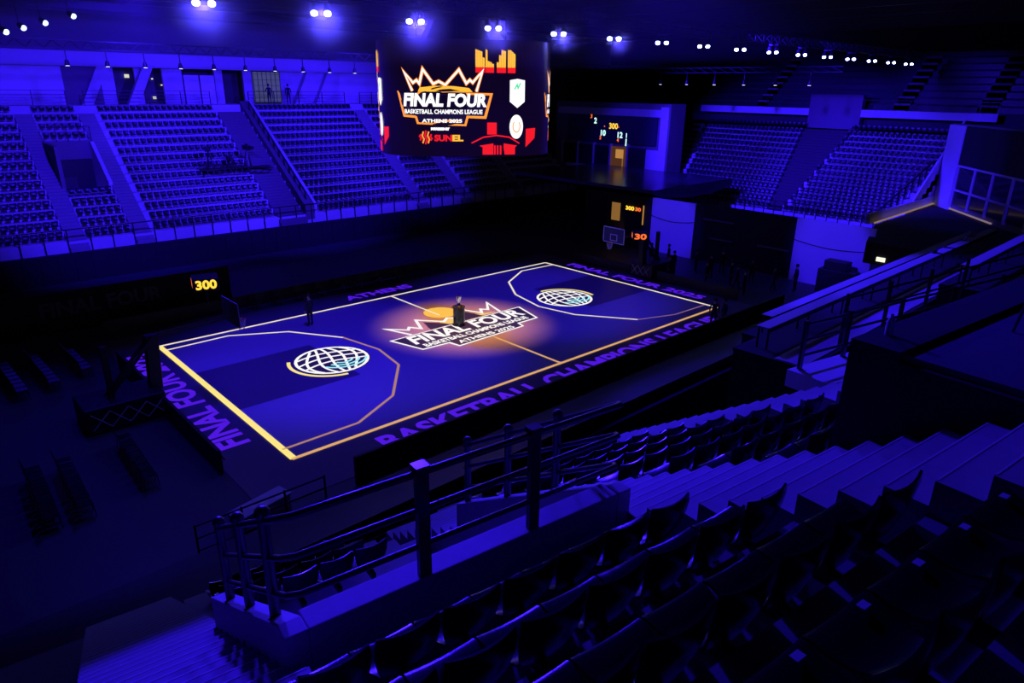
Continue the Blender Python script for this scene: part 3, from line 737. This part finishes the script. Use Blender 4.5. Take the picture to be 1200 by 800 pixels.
MB().box(15.3, 19.2, FY(10)-.2, FY(10), FZ(5), FZ(10)-.02).build('back_wall', m_conc_dark, tn2)
MB().box(15.3, 15.5, FY(6), FY(10), FZ(5), FZ(9)).build('side_wall', m_white, tn2); MB().box(15.3, 19.2, FY(6), FY(10), FZ(5)-.2, FZ(5)).build('tunnel_floor', m_conc, tn2)

# ------------------------------------------------------------------ end stand (right)
EX = lambda k: 36+.71*k
EZ = lambda k: 2.6+.47*k
es_ = thing('grandstand', 'right-hand end stand of blue lit seat rows behind the far hoop', 'grandstand')
def eL(k): return (1.4+2.4*k/14, 11.4+4.0*k/14)
def eR(k): return (-7.9-1.6*min(1, k/7), .35-.9*k/14)
b = MB()
for k in range(15): b.box(EX(k), EX(k+1), -9.9, 16.5, EZ(k)-.9, EZ(k))
b.box(35.85, 36, -9, 13, 2.0, 2.65)
b.build('terrace', m_conc, es_)
for (a0, a1, c0, c1) in ((.35, 1.4, -.7, 3.9), ):
    b = MB()
    for k in range(15):
        for j in range(2):
            y0_, y1_ = a0+(c0-a0)*k/14, a1+(c1-a1)*k/14
            b.box(EX(k)-.36*(1-j)-.006, EX(k)-.36*(1-j)+.36, y0_, y1_, EZ(k)-.5, EZ(k-1)+.235*(j+1)+.005)
            if j: b.box(EX(k), EX(k)+.36, y0_, y1_, EZ(k), EZ(k)+.006)
    b.build('aisle_steps', mat('dark_steps', (.05, .05, .05), .9, noise=.2), es_)
b = MB()
for k in range(15):
    b.box(EX(k)-.36, EX(k), 11.5+4*k/14, 16.5, EZ(k)-.5, EZ(k)-.235); b.box(EX(k), EX(k)+.36, 11.5+4*k/14, 16.5, EZ(k), EZ(k)+.006)
b.build('aisle_steps', mat('dark_steps_b', (.05, .05, .05), .9, noise=.2), es_)
MB().prism([(35.9, 1), (35.9, 3.3), (41, 6.9), (46.5, 10.6), (46.5, 1)], -9.9, -9.75, 'y').build('end_wall', m_white, es_)
e2 = thing('front_railing', 'dark post railing along the foot of the end stand', 'railing')
for i in range(24): MB().box(35.8, 35.86, -8.9+.95*i, -8.84+.95*i, 1.9, 3.6).build('post', m_raild, e2)
MB().box(35.8, 35.85, -9, 13, 3.5, 3.56).build('rail', m_raild, e2); MB().box(35.8, 35.85, -9, 13, 3.0, 3.04).build('rail', m_raild, e2)
e3 = thing('stair_railing', 'dark stepped railing down the right edge of the end stand', 'railing')
for k in range(9): MB().box(EX(k), EX(k)+.08, -8.05-.2*k, -7.95-.2*k, EZ(k), EZ(k)+1.15).build('post', m_raild, e3)
MB().bar((EX(0), -8, EZ(0)+1.1), (EX(8), -9.6, EZ(8)+1.1), .1).build('rail', m_raild, e3)
# fascia strips and the upper tier
for y0_, y1_, nm in ((4.0, 16.3, 'left'), (-12, -1.0, 'right')):
    t = thing('tier_fascia', 'brightly lit horizontal fascia under the %s half of the upper tier' % nm, 'fascia')
    MB().box(46.9, 47.2, y0_, y1_, 10.45, 11.1).build('panel', m_white, t)
    for i in range(9):
        a = y0_+(y1_-y0_)*i/8; MB().box(47.0, 47.06, a, a+.05, 11.1, 12.0).build('rail_post', m_raild, t)
    MB().box(47.0, 47.05, y0_, y1_, 11.95, 12.0).build('hand_rail', m_raild, t)
ut = thing('upper_tier', 'dim upper tier of rows high above the end stand', 'grandstand')
b = MB()
for k in range(9): b.box(48+.85*k, 48.85+.85*k, -14, 18, 9.5, 11.1+.6*k)
b.build('terrace', mat('dim_concrete', (.045, .045, .05), .9, noise=.2), ut)
for (a, c) in ((9.2, 10.4), (-4.6, -3.2), (-11.5, -10)):
    b = MB()
    for k in range(9): b.box(48+.85*k-.4, 48.85+.85*k, a, c, 11.0, 11.14+.6*k)
    b.build('aisle_steps', m_conc_dark, ut)
for k in range(9): MB().box(48.45+.85*k, 48.75+.85*k, -13.5, 17.5, 11.1+.6*k, 11.55+.6*k).build('bench', m_seatf, ut)
MB().box(46.9, 47.6, -1.0, 4.0, 9.3, 12.4).build('portal_block', m_conc_dark, ut)

# ------------------------------------------------------------------ far stand and end stand seats
slots = []
for k in range(14):
    for si, (x0, x1, _, _) in enumerate(SEC):
        if si == 1 and tun[2] <= k <= tun[3]: continue
        if si == 4 and tun2[2] <= k <= tun2[3]: continue
        x0_, x1_ = x0, x1
        if si == 1 and k < 5: x1_ = x1
        n_ = int((x1_-x0_)/.47)
        for j in range(n_):
            x = x1_-.3-.47*j
            P = (x, FY(k)+.42, FZ(k))
            q = project((P[0], P[1], P[2]+.5))
            if q and -15 < q[0] < 1215 and not (462 < q[0] < 625 and 60 < q[1] < 168): slots.append((q[2], P, R(180), 'far', k, si))
for k in range(15):
    for si, f_ in enumerate((eL, eR)):
        y0_, y1_ = f_(k); n_ = int((y1_-y0_)/.47)
        for j in range(n_):
            P = (EX(k)+.4, y0_+.25+.47*j, EZ(k)); q = project((P[0], P[1], P[2]+.5))
            slots.append((q[2], P, R(90), 'end', k, si))
slots.sort(key=lambda a: a[0])
SN = ['far left block of the far stand', 'far stand block holding the tunnel mouth', 'far stand block left of the wide aisle', 'far stand block right of the wide aisle', 'far stand block under the scoreboard', 'far stand block right of the scoreboard', 'rightmost block of the far stand']
IND = 300-near
for d_, P, rz, st, k, si in slots[:IND]:
    o = bpy.data.objects.new('stadium_seat', SHELLF); COL.objects.link(o); o.location = P; o.rotation_euler.z = rz
    where = SN[si] if st == 'far' else ('left', 'right')[si]+' block of the end stand'
    tag(o, 'navy seat, %s row up, %s' % (ORD[k], where), 'seat', 'far stand, %s row, %s' % (ORD[k], where))
low = seat_shell(3, True); low.v = [(x*FS[0], y*FS[1], z*FS[2]) for x, y, z in low.v]; b = MB()
for d_, P, rz, st, k, si in slots[IND:]:
    ca, sa = math.cos(rz), math.sin(rz)
    b.add([(P[0]+x*ca-y*sa, P[1]+x*sa+y*ca, P[2]+z) for x, y, z in low.v], low.f)
o = b.build('distant_seats', m_seatf); tag(o, 'the many small navy seats filling the rest of the far and end stands', 'seats', kind='stuff')

# ------------------------------------------------------------------ concourse above the far stand
cc = thing('upper_concourse', 'lit concourse wall with dark openings above the top row of the far stand', 'concourse')
MB().box(-30, 36, 35.38, 41.9, 10.0, 10.9).build('deck', m_conc, cc)
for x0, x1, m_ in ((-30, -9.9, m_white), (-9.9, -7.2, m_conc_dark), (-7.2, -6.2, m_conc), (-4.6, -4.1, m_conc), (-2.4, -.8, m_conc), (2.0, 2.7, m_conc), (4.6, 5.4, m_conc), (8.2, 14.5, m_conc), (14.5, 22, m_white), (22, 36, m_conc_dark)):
    MB().box(x0, x1, 38, 38.3, 10.9, 13.9).build('wall_panel', m_, cc)
MB().box(-30, 36, 39.6, 39.8, 10.9, 14).build('recess_wall', m_blackp, cc)
MB().box(-30, 36, 37.6, 38.4, 13.8, 14.9).build('lintel', m_conc, cc)
for x in (-9.0, -5.6, 9.2, 11.4):
    MB().prism([(x, 10.9), (x+.8, 10.9), (x+2.3, 13.8), (x+1.5, 13.8)], 37.3, 37.9, 'y').build('raking_column', m_conc, cc)
dn = MB().box(-.7, 1.9, 37.9, 38.1, 10.9, 13.3).build('white_door_panel', m_white, cc); MB().box(.55, .65, 37.85, 37.9, 10.9, 13.3).build('door_gap', m_blackp, dn)
wn = MB().box(5.5, 8.1, 37.95, 38.05, 11.0, 13.7).build('lit_window', glow('grey_window', (.05, .055, .12), 1), cc)
b = MB()
for i in range(7): b.box(5.5+.43*i, 5.54+.43*i, 37.9, 37.95, 11, 13.7)
for i in range(6): b.box(5.5, 8.1, 37.9, 37.95, 11+.5*i, 11.03+.5*i)
b.build('mullions', m_blackp, wn)
for x, z, s_, col in ((-5.0, 13.0, .35, (.7, .7, .5)), (-3.9, 12.2, .12, (1, .8, .5)), (-2.9, 12.9, .12, (1, .9, .7)), (-2.2, 12.4, .12, (1, .8, .6)), (-3.0, 11.3, .25, (.7, .7, .4))):
    MB().box(x, x+s_, 39.4, 39.5, z, z+s_*.8).build('bar_lamp', glow('warm_lamp', col, 1.0), cc)
for gi, (x0, x1) in enumerate(((-17, -10.4), (-9.2, .5), (3.9, 13.6), (15.3, 19.5), (20.5, 30))):
    t = thing('concourse_railing', 'dark four bar railing at the top of the far stand, %s from the left' % ORD[gi], 'railing', (0, 0, 0), 0, 'railings along the upper concourse')
    n_ = max(3, int((x1-x0)/2.2))
    for i in range(n_+1): MB().box(x0+(x1-x0)*i/n_-.03, x0+(x1-x0)*i/n_+.03, 35.6, 35.66, 10.9, 12.0).build('post', m_raild, t)
    for z in (11.15, 11.45, 11.72, 12.0): MB().box(x0, x1, 35.6, 35.65, z-.02, z+.02).build('rail', m_raild, t)
person((6.3, 36.6, 10.9), R(180), 'person standing against the lit grey window of the upper concourse', 'arms')
person((8.3, 36.8, 10.9), R(160), 'second dark figure right of the lit grey window on the concourse', 'stand')

# camera crew platform in the far stand
cp = thing('camera_scaffold', 'black truss shelf with broadcast cameras across the far stand aisle', 'scaffold', (-.6, 28.6, 5.7))
b = MB()
for dy in (0, 1.0):
    for dz in (0, .45): b.bar((-2.9, dy, dz+.5), (3.0, dy, dz-.1), .07)
    for i in range(10): b.bar((-2.9+.59*i, dy, .5-.06*i), (-2.3+.59*i, dy, .89-.06*i), .04)
b.build('truss', m_raild, cp); MB().box(-2.8, 2.9, 0, 1, .45, .52).build('deck', m_blackp, cp)
for x in (-2.6, 2.7): MB().bar((x, .5, .4), (x, .5, -1.6), .08).build('leg', m_raild, cp)
for i, (x, z) in enumerate(((-2.6, 6.22), (-1.0, 6.22), (.5, 6.22))):
    t = thing('broadcast_camera', 'black broadcast camera on tripod on the far stand scaffold, %s from the left' % ORD[i], 'camera', (x, 29.1, z), R(-30+25*i), 'broadcast cameras on the scaffold')
    hgt = 1.35 if i != 1 else .6
    for a in (0, 120, 240): MB().bar((0, 0, hgt), (.35*math.cos(R(a)), .35*math.sin(R(a)), 0), .06).build('tripod_leg', m_raild, t)
    MB().box(-.16, .16, -.35, .3, hgt, hgt+.35).build('camera_body', m_blackp, t, bevel=.02); MB().tube([(0, -.35, hgt+.18), (0, -.75, hgt+.18)], [.1, .14], 12).build('lens_hood', m_blackp, t)
    MB().box(.16, .3, .1, .3, hgt+.2, hgt+.45).build('viewfinder', m_blackp, t)

# ------------------------------------------------------------------ corner with scoreboard box
cb = thing('corner_box', 'corner commentary box with digit scoreboard above dark windows', 'box seat')
MB().box(36.05, 38.5, 12.6, 28, 4.45, 11.3).build('housing', m_conc_dark, cb)
MB().box(35.8, 36.05, 12.9, 27.5, 10.05, 10.75).build('upper_band', m_conc, cb)
MB().box(35.7, 36.05, 12.6, 13.5, 4.7, 11).build('side_pillar', m_conc, cb)
MB().box(35.7, 36.05, 12.9, 26, 4.45, 4.8).build('ledge', m_conc, cb)
sb_ = MB().box(35.85, 36.05, 14, 26, 7.3, 10.0).build('score_panel', mat('score_panel', (.03, .03, .05), .5, noise=.1), cb)
def digs(txt, y, z, s_, m_): text_obj('digits', txt, m_, s_, sb_, (35.82, y, z), (R(90), 0, R(-90)), None, bold=.02)
g_c = glow('score_white', (.55, .95, .9), 1.5)
digs('3', 22.6, 9.85, .6, m_ledr); digs('2', 22.0, 9.4, .8, g_c); digs('300', 19.5, 8.95, .8, m_led); digs('10', 20.9, 8.2, .8, g_c); digs('3', 21.2, 7.7, .5, m_ledr)
digs('12', 18.6, 8.1, .8, g_c); digs('4', 18.8, 7.6, .5, m_ledr); digs('1', 17.7, 8.1, .6, g_c); digs('1', 17.7, 7.4, 1.0, g_c); digs('.', 20.7, 9.1, .8, m_ledr); digs('.', 18.8, 9.1, .8, m_ledr)
for i in range(5):
    w_ = MB().box(35.8, 36.05, 15.2+2.3*i, 17.3+2.3*i, 4.85, 6.95).build('window_pane', glow('warm_window', (.20, .07, .01), .35) if i == 1 else m_glass, cb)
    MB().box(35.7, 36.05, 17.3+2.3*i, 17.5+2.3*i, 4.8, 7.2).build('mullion', m_conc, cb)
MB().box(35.72, 35.78, 17.9, 18.9, 5.8, 6.7).build('lit_monitor', glow('lit_monitor', (.6, .28, .06), .8), cb)
MB().box(35.72, 35.78, 17.9, 18.0, 4.9, 5.8).build('monitor_stand', glow('lit_stand', (.4, .18, .04), .6), cb)  # warm light on the stand put into its colour as emission
MB().box(35.72, 35.78, 13.4, 15.0, 4.9, 6.9).build('blue_panel', m_conc, cb)
# curved overhang beneath and the entrance
oh = thing('entrance_canopy', 'dark curved canopy with a soft warm reflection over the corner entrance', 'canopy')
pts = [(36, 4.4), (33, 3.9), (29, 3.9), (25, 4.25), (24, 4.6), (24, 4.9), (36, 5.0)]
MB().prism(pts, 5.2, 22, 'y').build('underside', mat('canopy_gloss', (.05, .05, .06), .25), oh)
ent = thing('players_entrance', 'corner players entrance with amber lit doorway', 'entrance')
MB().box(24.0, 24.3, 5.25, 12.5, 0, 4.3).build('portal_wall', m_black, ent)
d_ = MB().box(23.9, 24.0, 6.2, 8.9, 0, 3.3).build('doorway', m_blackp, ent)
MB().box(23.85, 23.9, 8.4, 9.3, 2.0, 3.5).build('lit_panel', glow('amber_panel', (.30, .14, .03), .8), d_)
MB().box(23.85, 23.9, 5.9, 6.0, 2.0, 3.6).build('lit_edge', glow('amber_edge', (.5, .25, .06), .8), d_)
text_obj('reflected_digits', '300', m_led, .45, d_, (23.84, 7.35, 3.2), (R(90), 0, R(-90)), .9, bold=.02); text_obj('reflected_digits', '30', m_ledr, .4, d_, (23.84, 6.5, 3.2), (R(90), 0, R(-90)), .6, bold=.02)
spot('canopy_lamp', (22.5, 8, 1.2), (30, 11, 4), 14, 70, 1, (1, .5, .15), .2)
# white walls under the end stand
for i, (y0_, y1_, z) in enumerate(((1.1, 5.2, 4.35), (-12.4, -7.1, 4.42))):
    t = thing('white_partition', ['plain white partition left of the black opening under the end stand', 'plain white partition right of the black opening under the end stand'][i], 'partition', (24, y0_, 0))
    MB().box(0, .15, 0, y1_-y0_, 0, z).build('panel', m_white, t)
    pts = [(-.03, (y1_-y0_)*j/12, 2.9-.25*math.sin(PI*j/12)) for j in range(13)]
    MB().tube(pts, .025, 5).build('cable', m_raild, t)
t = thing('black_backdrop', 'black draped opening between the two white partitions', 'drape', (24.2, -7.1, 0))
MB().box(0, .1, 0, 8.2, 0, 4.4).build('cloth', m_black, t)
for k, (y, z, wd) in enumerate(((6.2, 3.2, 2.6), (5.8, 1.8, 2.0), (1.6, 1.9, 2.4))): MB().box(-.06, 0, y-wd/2, y+wd/2, z, z+.12).build('shelf_edge', m_conc_dark, t)
# dark roof, end wall and windows at the far right
rf = thing('ramp_roof', 'flat black roof edged with a warm glowing strip at the right end of the hall', 'roof', (0, 0, 0))
MB().prism([(28.5, -10.6), (42.4, -10.15), (35, -16.1), (33, -20), (22, -20), (22, -12.6)], 2.6, 3.9).build('roof_slab', m_black, rf)
MB().bar((28.7, -10.5, 4.0), (42.2, -10.05, 4.0), .1, .1).build('light_strip', glow('warm_strip', (.75, .48, .36), .3), rf)
MB().bar((42.4, -10.2, 4.0), (35.1, -16.0, 4.0), .1, .1).build('light_strip', glow('warm_strip_b', (.6, .4, .55), .35), rf)
for i in range(2):
    l = bpy.data.lights.new('strip_lamp', 'AREA'); l.shape = 'RECTANGLE'; l.size = 10; l.size_y = .15; l.energy = 1.0; l.color = (1, .55, .3)
    o = bpy.data.objects.new('strip_lamp', l); COL.objects.link(o); o.location = ((36, -10.6, 4.1), (39, -13.4, 4.1))[i]
    o.rotation_euler = ((R(125), 0, 0), (R(125), 0, R(-141)))[i]
MB().prism([(28.5, -10.2), (42.5, -9.95), (42.5, -9.8), (28.5, -9.95)], 3.9, 4.6).build('kerb_wall', m_white, rf)
wr = struct(MB().prism([(42.6, -10.1), (32, -18.6), (32.2, -18.9), (42.9, -10.3)], 3.9, 10.4).build('wall_right', m_conc_dark))
def onw(t_, off=0):   # along the slanting wall
    a = Vector((42.5, -10.15)); b_ = Vector((32, -18.6)); p = a.lerp(b_, t_); d = (b_-a).normalized(); return p+Vector((-d.y, d.x))*off*-1
def wallbox(t0, t1, z0, z1, m_, nm, par, th=.12):
    a, b_ = onw(t0), onw(t1); c_, d2 = onw(t1, th), onw(t0, th)
    return MB().prism([tuple(a), tuple(b_), tuple(c_), tuple(d2)], z0, z1).build(nm, m_, par)
wwn = thing('window_wall', 'slanting wall of dark square windows at the right end', 'window wall')
wallbox(0, .2, 3.9, 10.3, m_white, 'pillar', wwn, .25)
wallbox(.2, 1, 7.4, 10.3, m_black, 'dark_upper_panel', wwn, .15)
for i in range(4):
    wallbox(.22+.2*i, .40+.2*i, 5.6, 7.2, m_glass, 'window_pane', wwn, .06); wallbox(.22+.2*i, .40+.2*i, 4.4, 5.4, m_glass, 'window_pane', wwn, .06)
    wallbox(.40+.2*i, .42+.2*i, 4.2, 7.4, m_conc, 'mullion', wwn, .14)
wallbox(.2, 1, 7.25, 7.4, m_conc, 'transom', wwn, .16); wallbox(.2, 1, 5.42, 5.56, m_conc, 'transom', wwn, .14)
sg_ = tag(MB().box(21.9, 22.0, -13.9, -13.4, 2.85, 3.1).build('exit_lamp', glow('white_sign', (.9, .9, .7), 1.2), None, (0, 0, 0)), 'tiny white lit sign in the dark at the right', 'sign')

# crew standing by the court at the right end
PP = [(10.46, -9.4, 0), (10.95, -9.75, 0), (17.6, -7.2, 0), (18.4, -6.2, 1), (19.2, -5.3, 0), (18.0, -4.1, 2), (19.6, -3.4, 0), (20.2, -7.9, 1), (21.2, -8.9, 0), (17.2, -1.6, 1), (18.9, -.8, 0), (20.9, -5.9, 2), (20.6, -1.6, 0), (21.5, -3.2, 0), (19.4, 1.6, 1), (20.2, .6, 0)]
for i, (x, y, p_) in enumerate(PP):
    person((x, y, 0.0 if x > 16.2 else .02), R(random.uniform(0, 360)), ('one of two people standing at the near right court corner' if i < 2 else 'dark clothed crew member gathered before the black opening at right'), ('stand', 'walk', 'arms')[p_], random.uniform(.96, 1.08), 'pair at the court corner' if i < 2 else 'crew before the black opening')
rz_ = thing('equipment_crate', 'tall black crate stack in front of the right white partition', 'crate', (23, -10.9, 0))
MB().box(-.5, .5, -1.2, 1.2, 0, 1.6).build('case', m_blackp, rz_, bevel=.03); MB().box(-.4, .4, -.6, .9, 1.6, 2.2).build('lid', m_blackp, rz_, bevel=.03)
person((23, -9.95, 0), R(100), 'person in dark clothes leaning beside the black crate stack', 'stand')
# dark chairs and courtside equipment
def floor_chair_proto():
    t = thing('courtside_chair', '', 'chair', (0, 0, 0))
    MB().box(-.23, .23, -.22, .22, .43, .48).build('seat', m_seat, t, bevel=.015); MB().bar((0, -.22, .5), (0, -.3, .92), .44, .03, up=(0, 1, 0)).build('backrest', m_seat, t, bevel=.01)
    for sx in (-.2, .2):
        for sy in (-.2, .2): MB().bar((sx, sy, .43), (sx*1.05, sy*1.15, 0), .025).build('leg', m_rail, t)
    return t
pc = floor_chair_proto(); used = False
for rI, (x, y0_, n_) in enumerate(((-17.6, 5.6, 6), (-19.0, 4.8, 8), (-20.2, 4.6, 8), (-21.4, 4.6, 8))):
    for j in range(n_):
        place(pc, used, (x-.02*j, y0_+.55*j, 0), R(-90), 'dark courtside chair left of the court, %s row from the baseline' % ORD[rI], 'courtside chairs, %s row' % ORD[rI]); used = True
for rI, (x, y0_, n_) in enumerate(((-18.3, -6.0, 7), (-20.3, -6.5, 7), (-21.2, -6.5, 7))):
    for j in range(n_):
        place(pc, used, (x+.02*j, y0_+.55*j, 0), R(-90), 'dark chair in the near left floor block, %s row from the court' % ORD[rI], 'near left floor chairs, %s row' % ORD[rI])
for j in range(12):
    place(pc, used, (-9+1.4*j, 10.4, .0), R(180), 'dark bench chair beyond the far sideline', 'team bench chairs beyond the far sideline')

# ------------------------------------------------------------------ stage haze hanging under the roof
hz = bpy.data.materials.new('stage_haze'); hz.use_nodes = True; nt = hz.node_tree; nt.nodes.clear()
vo = nt.nodes.new('ShaderNodeVolumeScatter'); vo.inputs['Density'].default_value = .006; vo.inputs['Anisotropy'].default_value = .3
tc = nt.nodes.new('ShaderNodeTexCoord'); sx = nt.nodes.new('ShaderNodeSeparateXYZ'); mr = nt.nodes.new('ShaderNodeMapRange')
nt.links.new(tc.outputs['Object'], sx.inputs[0]); nt.links.new(sx.outputs['X'], mr.inputs['Value'])
for k_, v_ in (('From Min', -22), ('From Max', 6), ('To Min', .0055), ('To Max', 0)): mr.inputs[k_].default_value = v_
nt.links.new(mr.outputs[0], vo.inputs['Density'])
ou = nt.nodes.new('ShaderNodeOutputMaterial'); nt.links.new(vo.outputs[0], ou.inputs['Volume'])
tag(MB().box(-27, 6, -24, 41, 13.4, 18.9).build('stage_haze', hz), 'thin blue lit stage haze hanging under the roof around the lamps', 'haze', kind='stuff')

# ------------------------------------------------------------------ roof steel and lamps
rs = thing('roof_truss', 'dark steel roof trusses spanning the hall', 'truss')
def truss(y, z, x0, x1, nm='lattice_beam'):
    b = MB()
    for dy in (-.25, .25): b.bar((x0, y+dy, z+.5), (x1, y+dy, z+.5), .06)
    b.bar((x0, y, z), (x1, y, z), .06); n_ = int((x1-x0)/1)
    for i in range(n_):
        for dy in (-.25, .25): b.bar((x0+i, y, z), (x0+i+.5, y+dy, z+.5), .03); b.bar((x0+i+.5, y+dy, z+.5), (x0+i+1, y, z), .03)
    return b.build(nm, m_truss, rs)
truss(-5, 15.46, -22, 48); truss(25.5, 14.6, -25, 46)
b = MB()
for y in range(-4, 14): b.bar((34.5, y, 14.1), (34.5, y+1, 14.1), .06).bar((34.5, y, 14.5), (34.5, y+1, 14.5), .06).bar((34.5, y, 14.1), (34.5, y+1, 14.5), .03)
b.build('lattice_beam', m_truss, rs); truss(12, 17.5, -25, 45)
for x in range(-24, 50, 6): MB().bar((x, -40, 18.4), (x, 40, 18.4), .25, .6).build('roof_beam', m_truss, rs)
for y in (18, 21, 30, 33): MB().bar((-30, y, 17.6), (36, y, 17.6), .3, .5).build('roof_beam', m_truss, rs)
fx = thing('stage_lamp', '', 'stage lamp')
MB().box(-.28, .28, -.14, .14, .28, .4).build('yoke', m_blackp, fx)
for sx_ in (-.22, .22):
    hb = MB().tube([(sx_, 0, .18), (sx_, -.3, -.12)], [.1, .15], 12).build('lamp_head', m_blackp, fx)
    MB().tube([(sx_, -.305, -.125), (sx_, -.31, -.13)], .11, 12).build('lens', m_lens, hb)
def puff(x, y, z, r_, i):  # ball of denser haze added to give a lamp its halo
    m = bpy.data.materials.new('added_halo_haze'); m.use_nodes = True; nt = m.node_tree; nt.nodes.clear()
    v = nt.nodes.new('ShaderNodeVolumeScatter'); v.inputs['Anisotropy'].default_value = .2
    tc = nt.nodes.new('ShaderNodeTexCoord'); ln = nt.nodes.new('ShaderNodeVectorMath'); ln.operation = 'LENGTH'
    mr = nt.nodes.new('ShaderNodeMapRange'); mr.interpolation_type = 'SMOOTHSTEP'
    nt.links.new(tc.outputs['Object'], ln.inputs[0]); nt.links.new(ln.outputs['Value'], mr.inputs['Value'])
    for k_, v_ in (('From Min', 0), ('From Max', 1.0), ('To Min', .22), ('To Max', 0)): mr.inputs[k_].default_value = v_
    nt.links.new(mr.outputs[0], v.inputs['Density']); ou = nt.nodes.new('ShaderNodeOutputMaterial'); nt.links.new(v.outputs[0], ou.inputs['Volume'])
    prof = [(max(.01, math.sin(PI*k/10)), -math.cos(PI*k/10)) for k in range(11)]
    o = MB().lathe(prof, n=20).build('added_halo_haze', m, None, (x, y, z)); o.scale = (r_, r_, r_)
    tag(o, 'glowing blue haze around the twin roof lamp, %s from the left' % ORD[i], 'haze', kind='stuff')
LX = [-14.1+3.94*k for k in range(0, 16)]
for i, x in enumerate(LX):
    o = place(fx, i > 0, (x, -5, 15.06), math.atan2(-28.7+5, -22.9-x)+PI/2, 'twin lensed blue stage lamp under the long roof truss, %s' % (('%s from the left' % ORD[i]) if i < 15 else 'farthest one'), 'twin blue lamps along the roof truss')
    if x < 8:
        spot('lamp_light', (x-.2, -5.4, 14.85), (x-4, -14, 6), (700, 700, 700, 500, 400, 300)[min(i, 5)], 165, .3, (.05, .03, 1), .12)
        puff(x-.1, -5.4, 14.95, (1.5, 1.5, 1.5, 1.3, 1.1, 1.0)[min(i, 5)], i)
fs2 = thing('wash_light', '', 'wash light')
MB().tube([(0, 0, .35), (0, 0, 0)], [.1, .17], 12).build('can', m_blackp, fs2); MB().tube([(0, 0, -.004), (0, 0, -.02)], .12, 12).build('lens', m_lensw, fs2)
MB().box(-.03, .03, -.03, .03, .35, 1.02).build('hook', m_blackp, fs2)
wl = [(-11.9+2.32*k, 25.5, 13.6) for k in range(11)]
for i, P in enumerate(wl):
    place(fs2, i > 0, P, 0, 'small round wash light over the far stand, %s from the left' % ORD[i], 'wash lights over the far stand')
for i, P in enumerate([(35.5+2.6*(k-6), 25.5, 13.56) for k in range(5)]+[(34.5, 13-2.9*k, 13.1) for k in range(6)]):
    o = place(fs2, True, P, 0, 'tiny wash light high over the right corner of the hall', 'wash lights over the right corner')
fs3 = thing('side_spot', '', 'spotlight')
MB().tube([(0, 0, 0), (.2, -.25, -.15)], [.1, .15], 12).build('can', m_blackp, fs3); MB().tube([(.2, -.25, -.15), (.205, -.258, -.154)], .12, 12).build('lens', mat('cool_lens', (0, 0, 0), .5, emis=(.45, .6, 1), es=4), fs3)
MB().box(-.015, .015, -.015, .015, 0, 3.5).build('hook', m_blackp, fs3)
def atpx(x, y, z):
    d = fw+rt*(x-600)/F-up*(y-400)/F; t_ = (z-CAM.z)/d.z; return CAM+d*t_
for i, (x, y, z) in enumerate(((-17.27, 10, 14.75), (-16.6, 10, 14.95), (-15.75, 10, 15.2), (-14.6, 10, 15.55))):
    place(fs3, i > 0, (x, y, z), R(-20), 'small cool white spotlight high at the top left, %s from the left' % ORD[i], 'cool spotlights at the top left')
print('objects', len(bpy.data.objects), 'near', near, 'slots', len(slots))
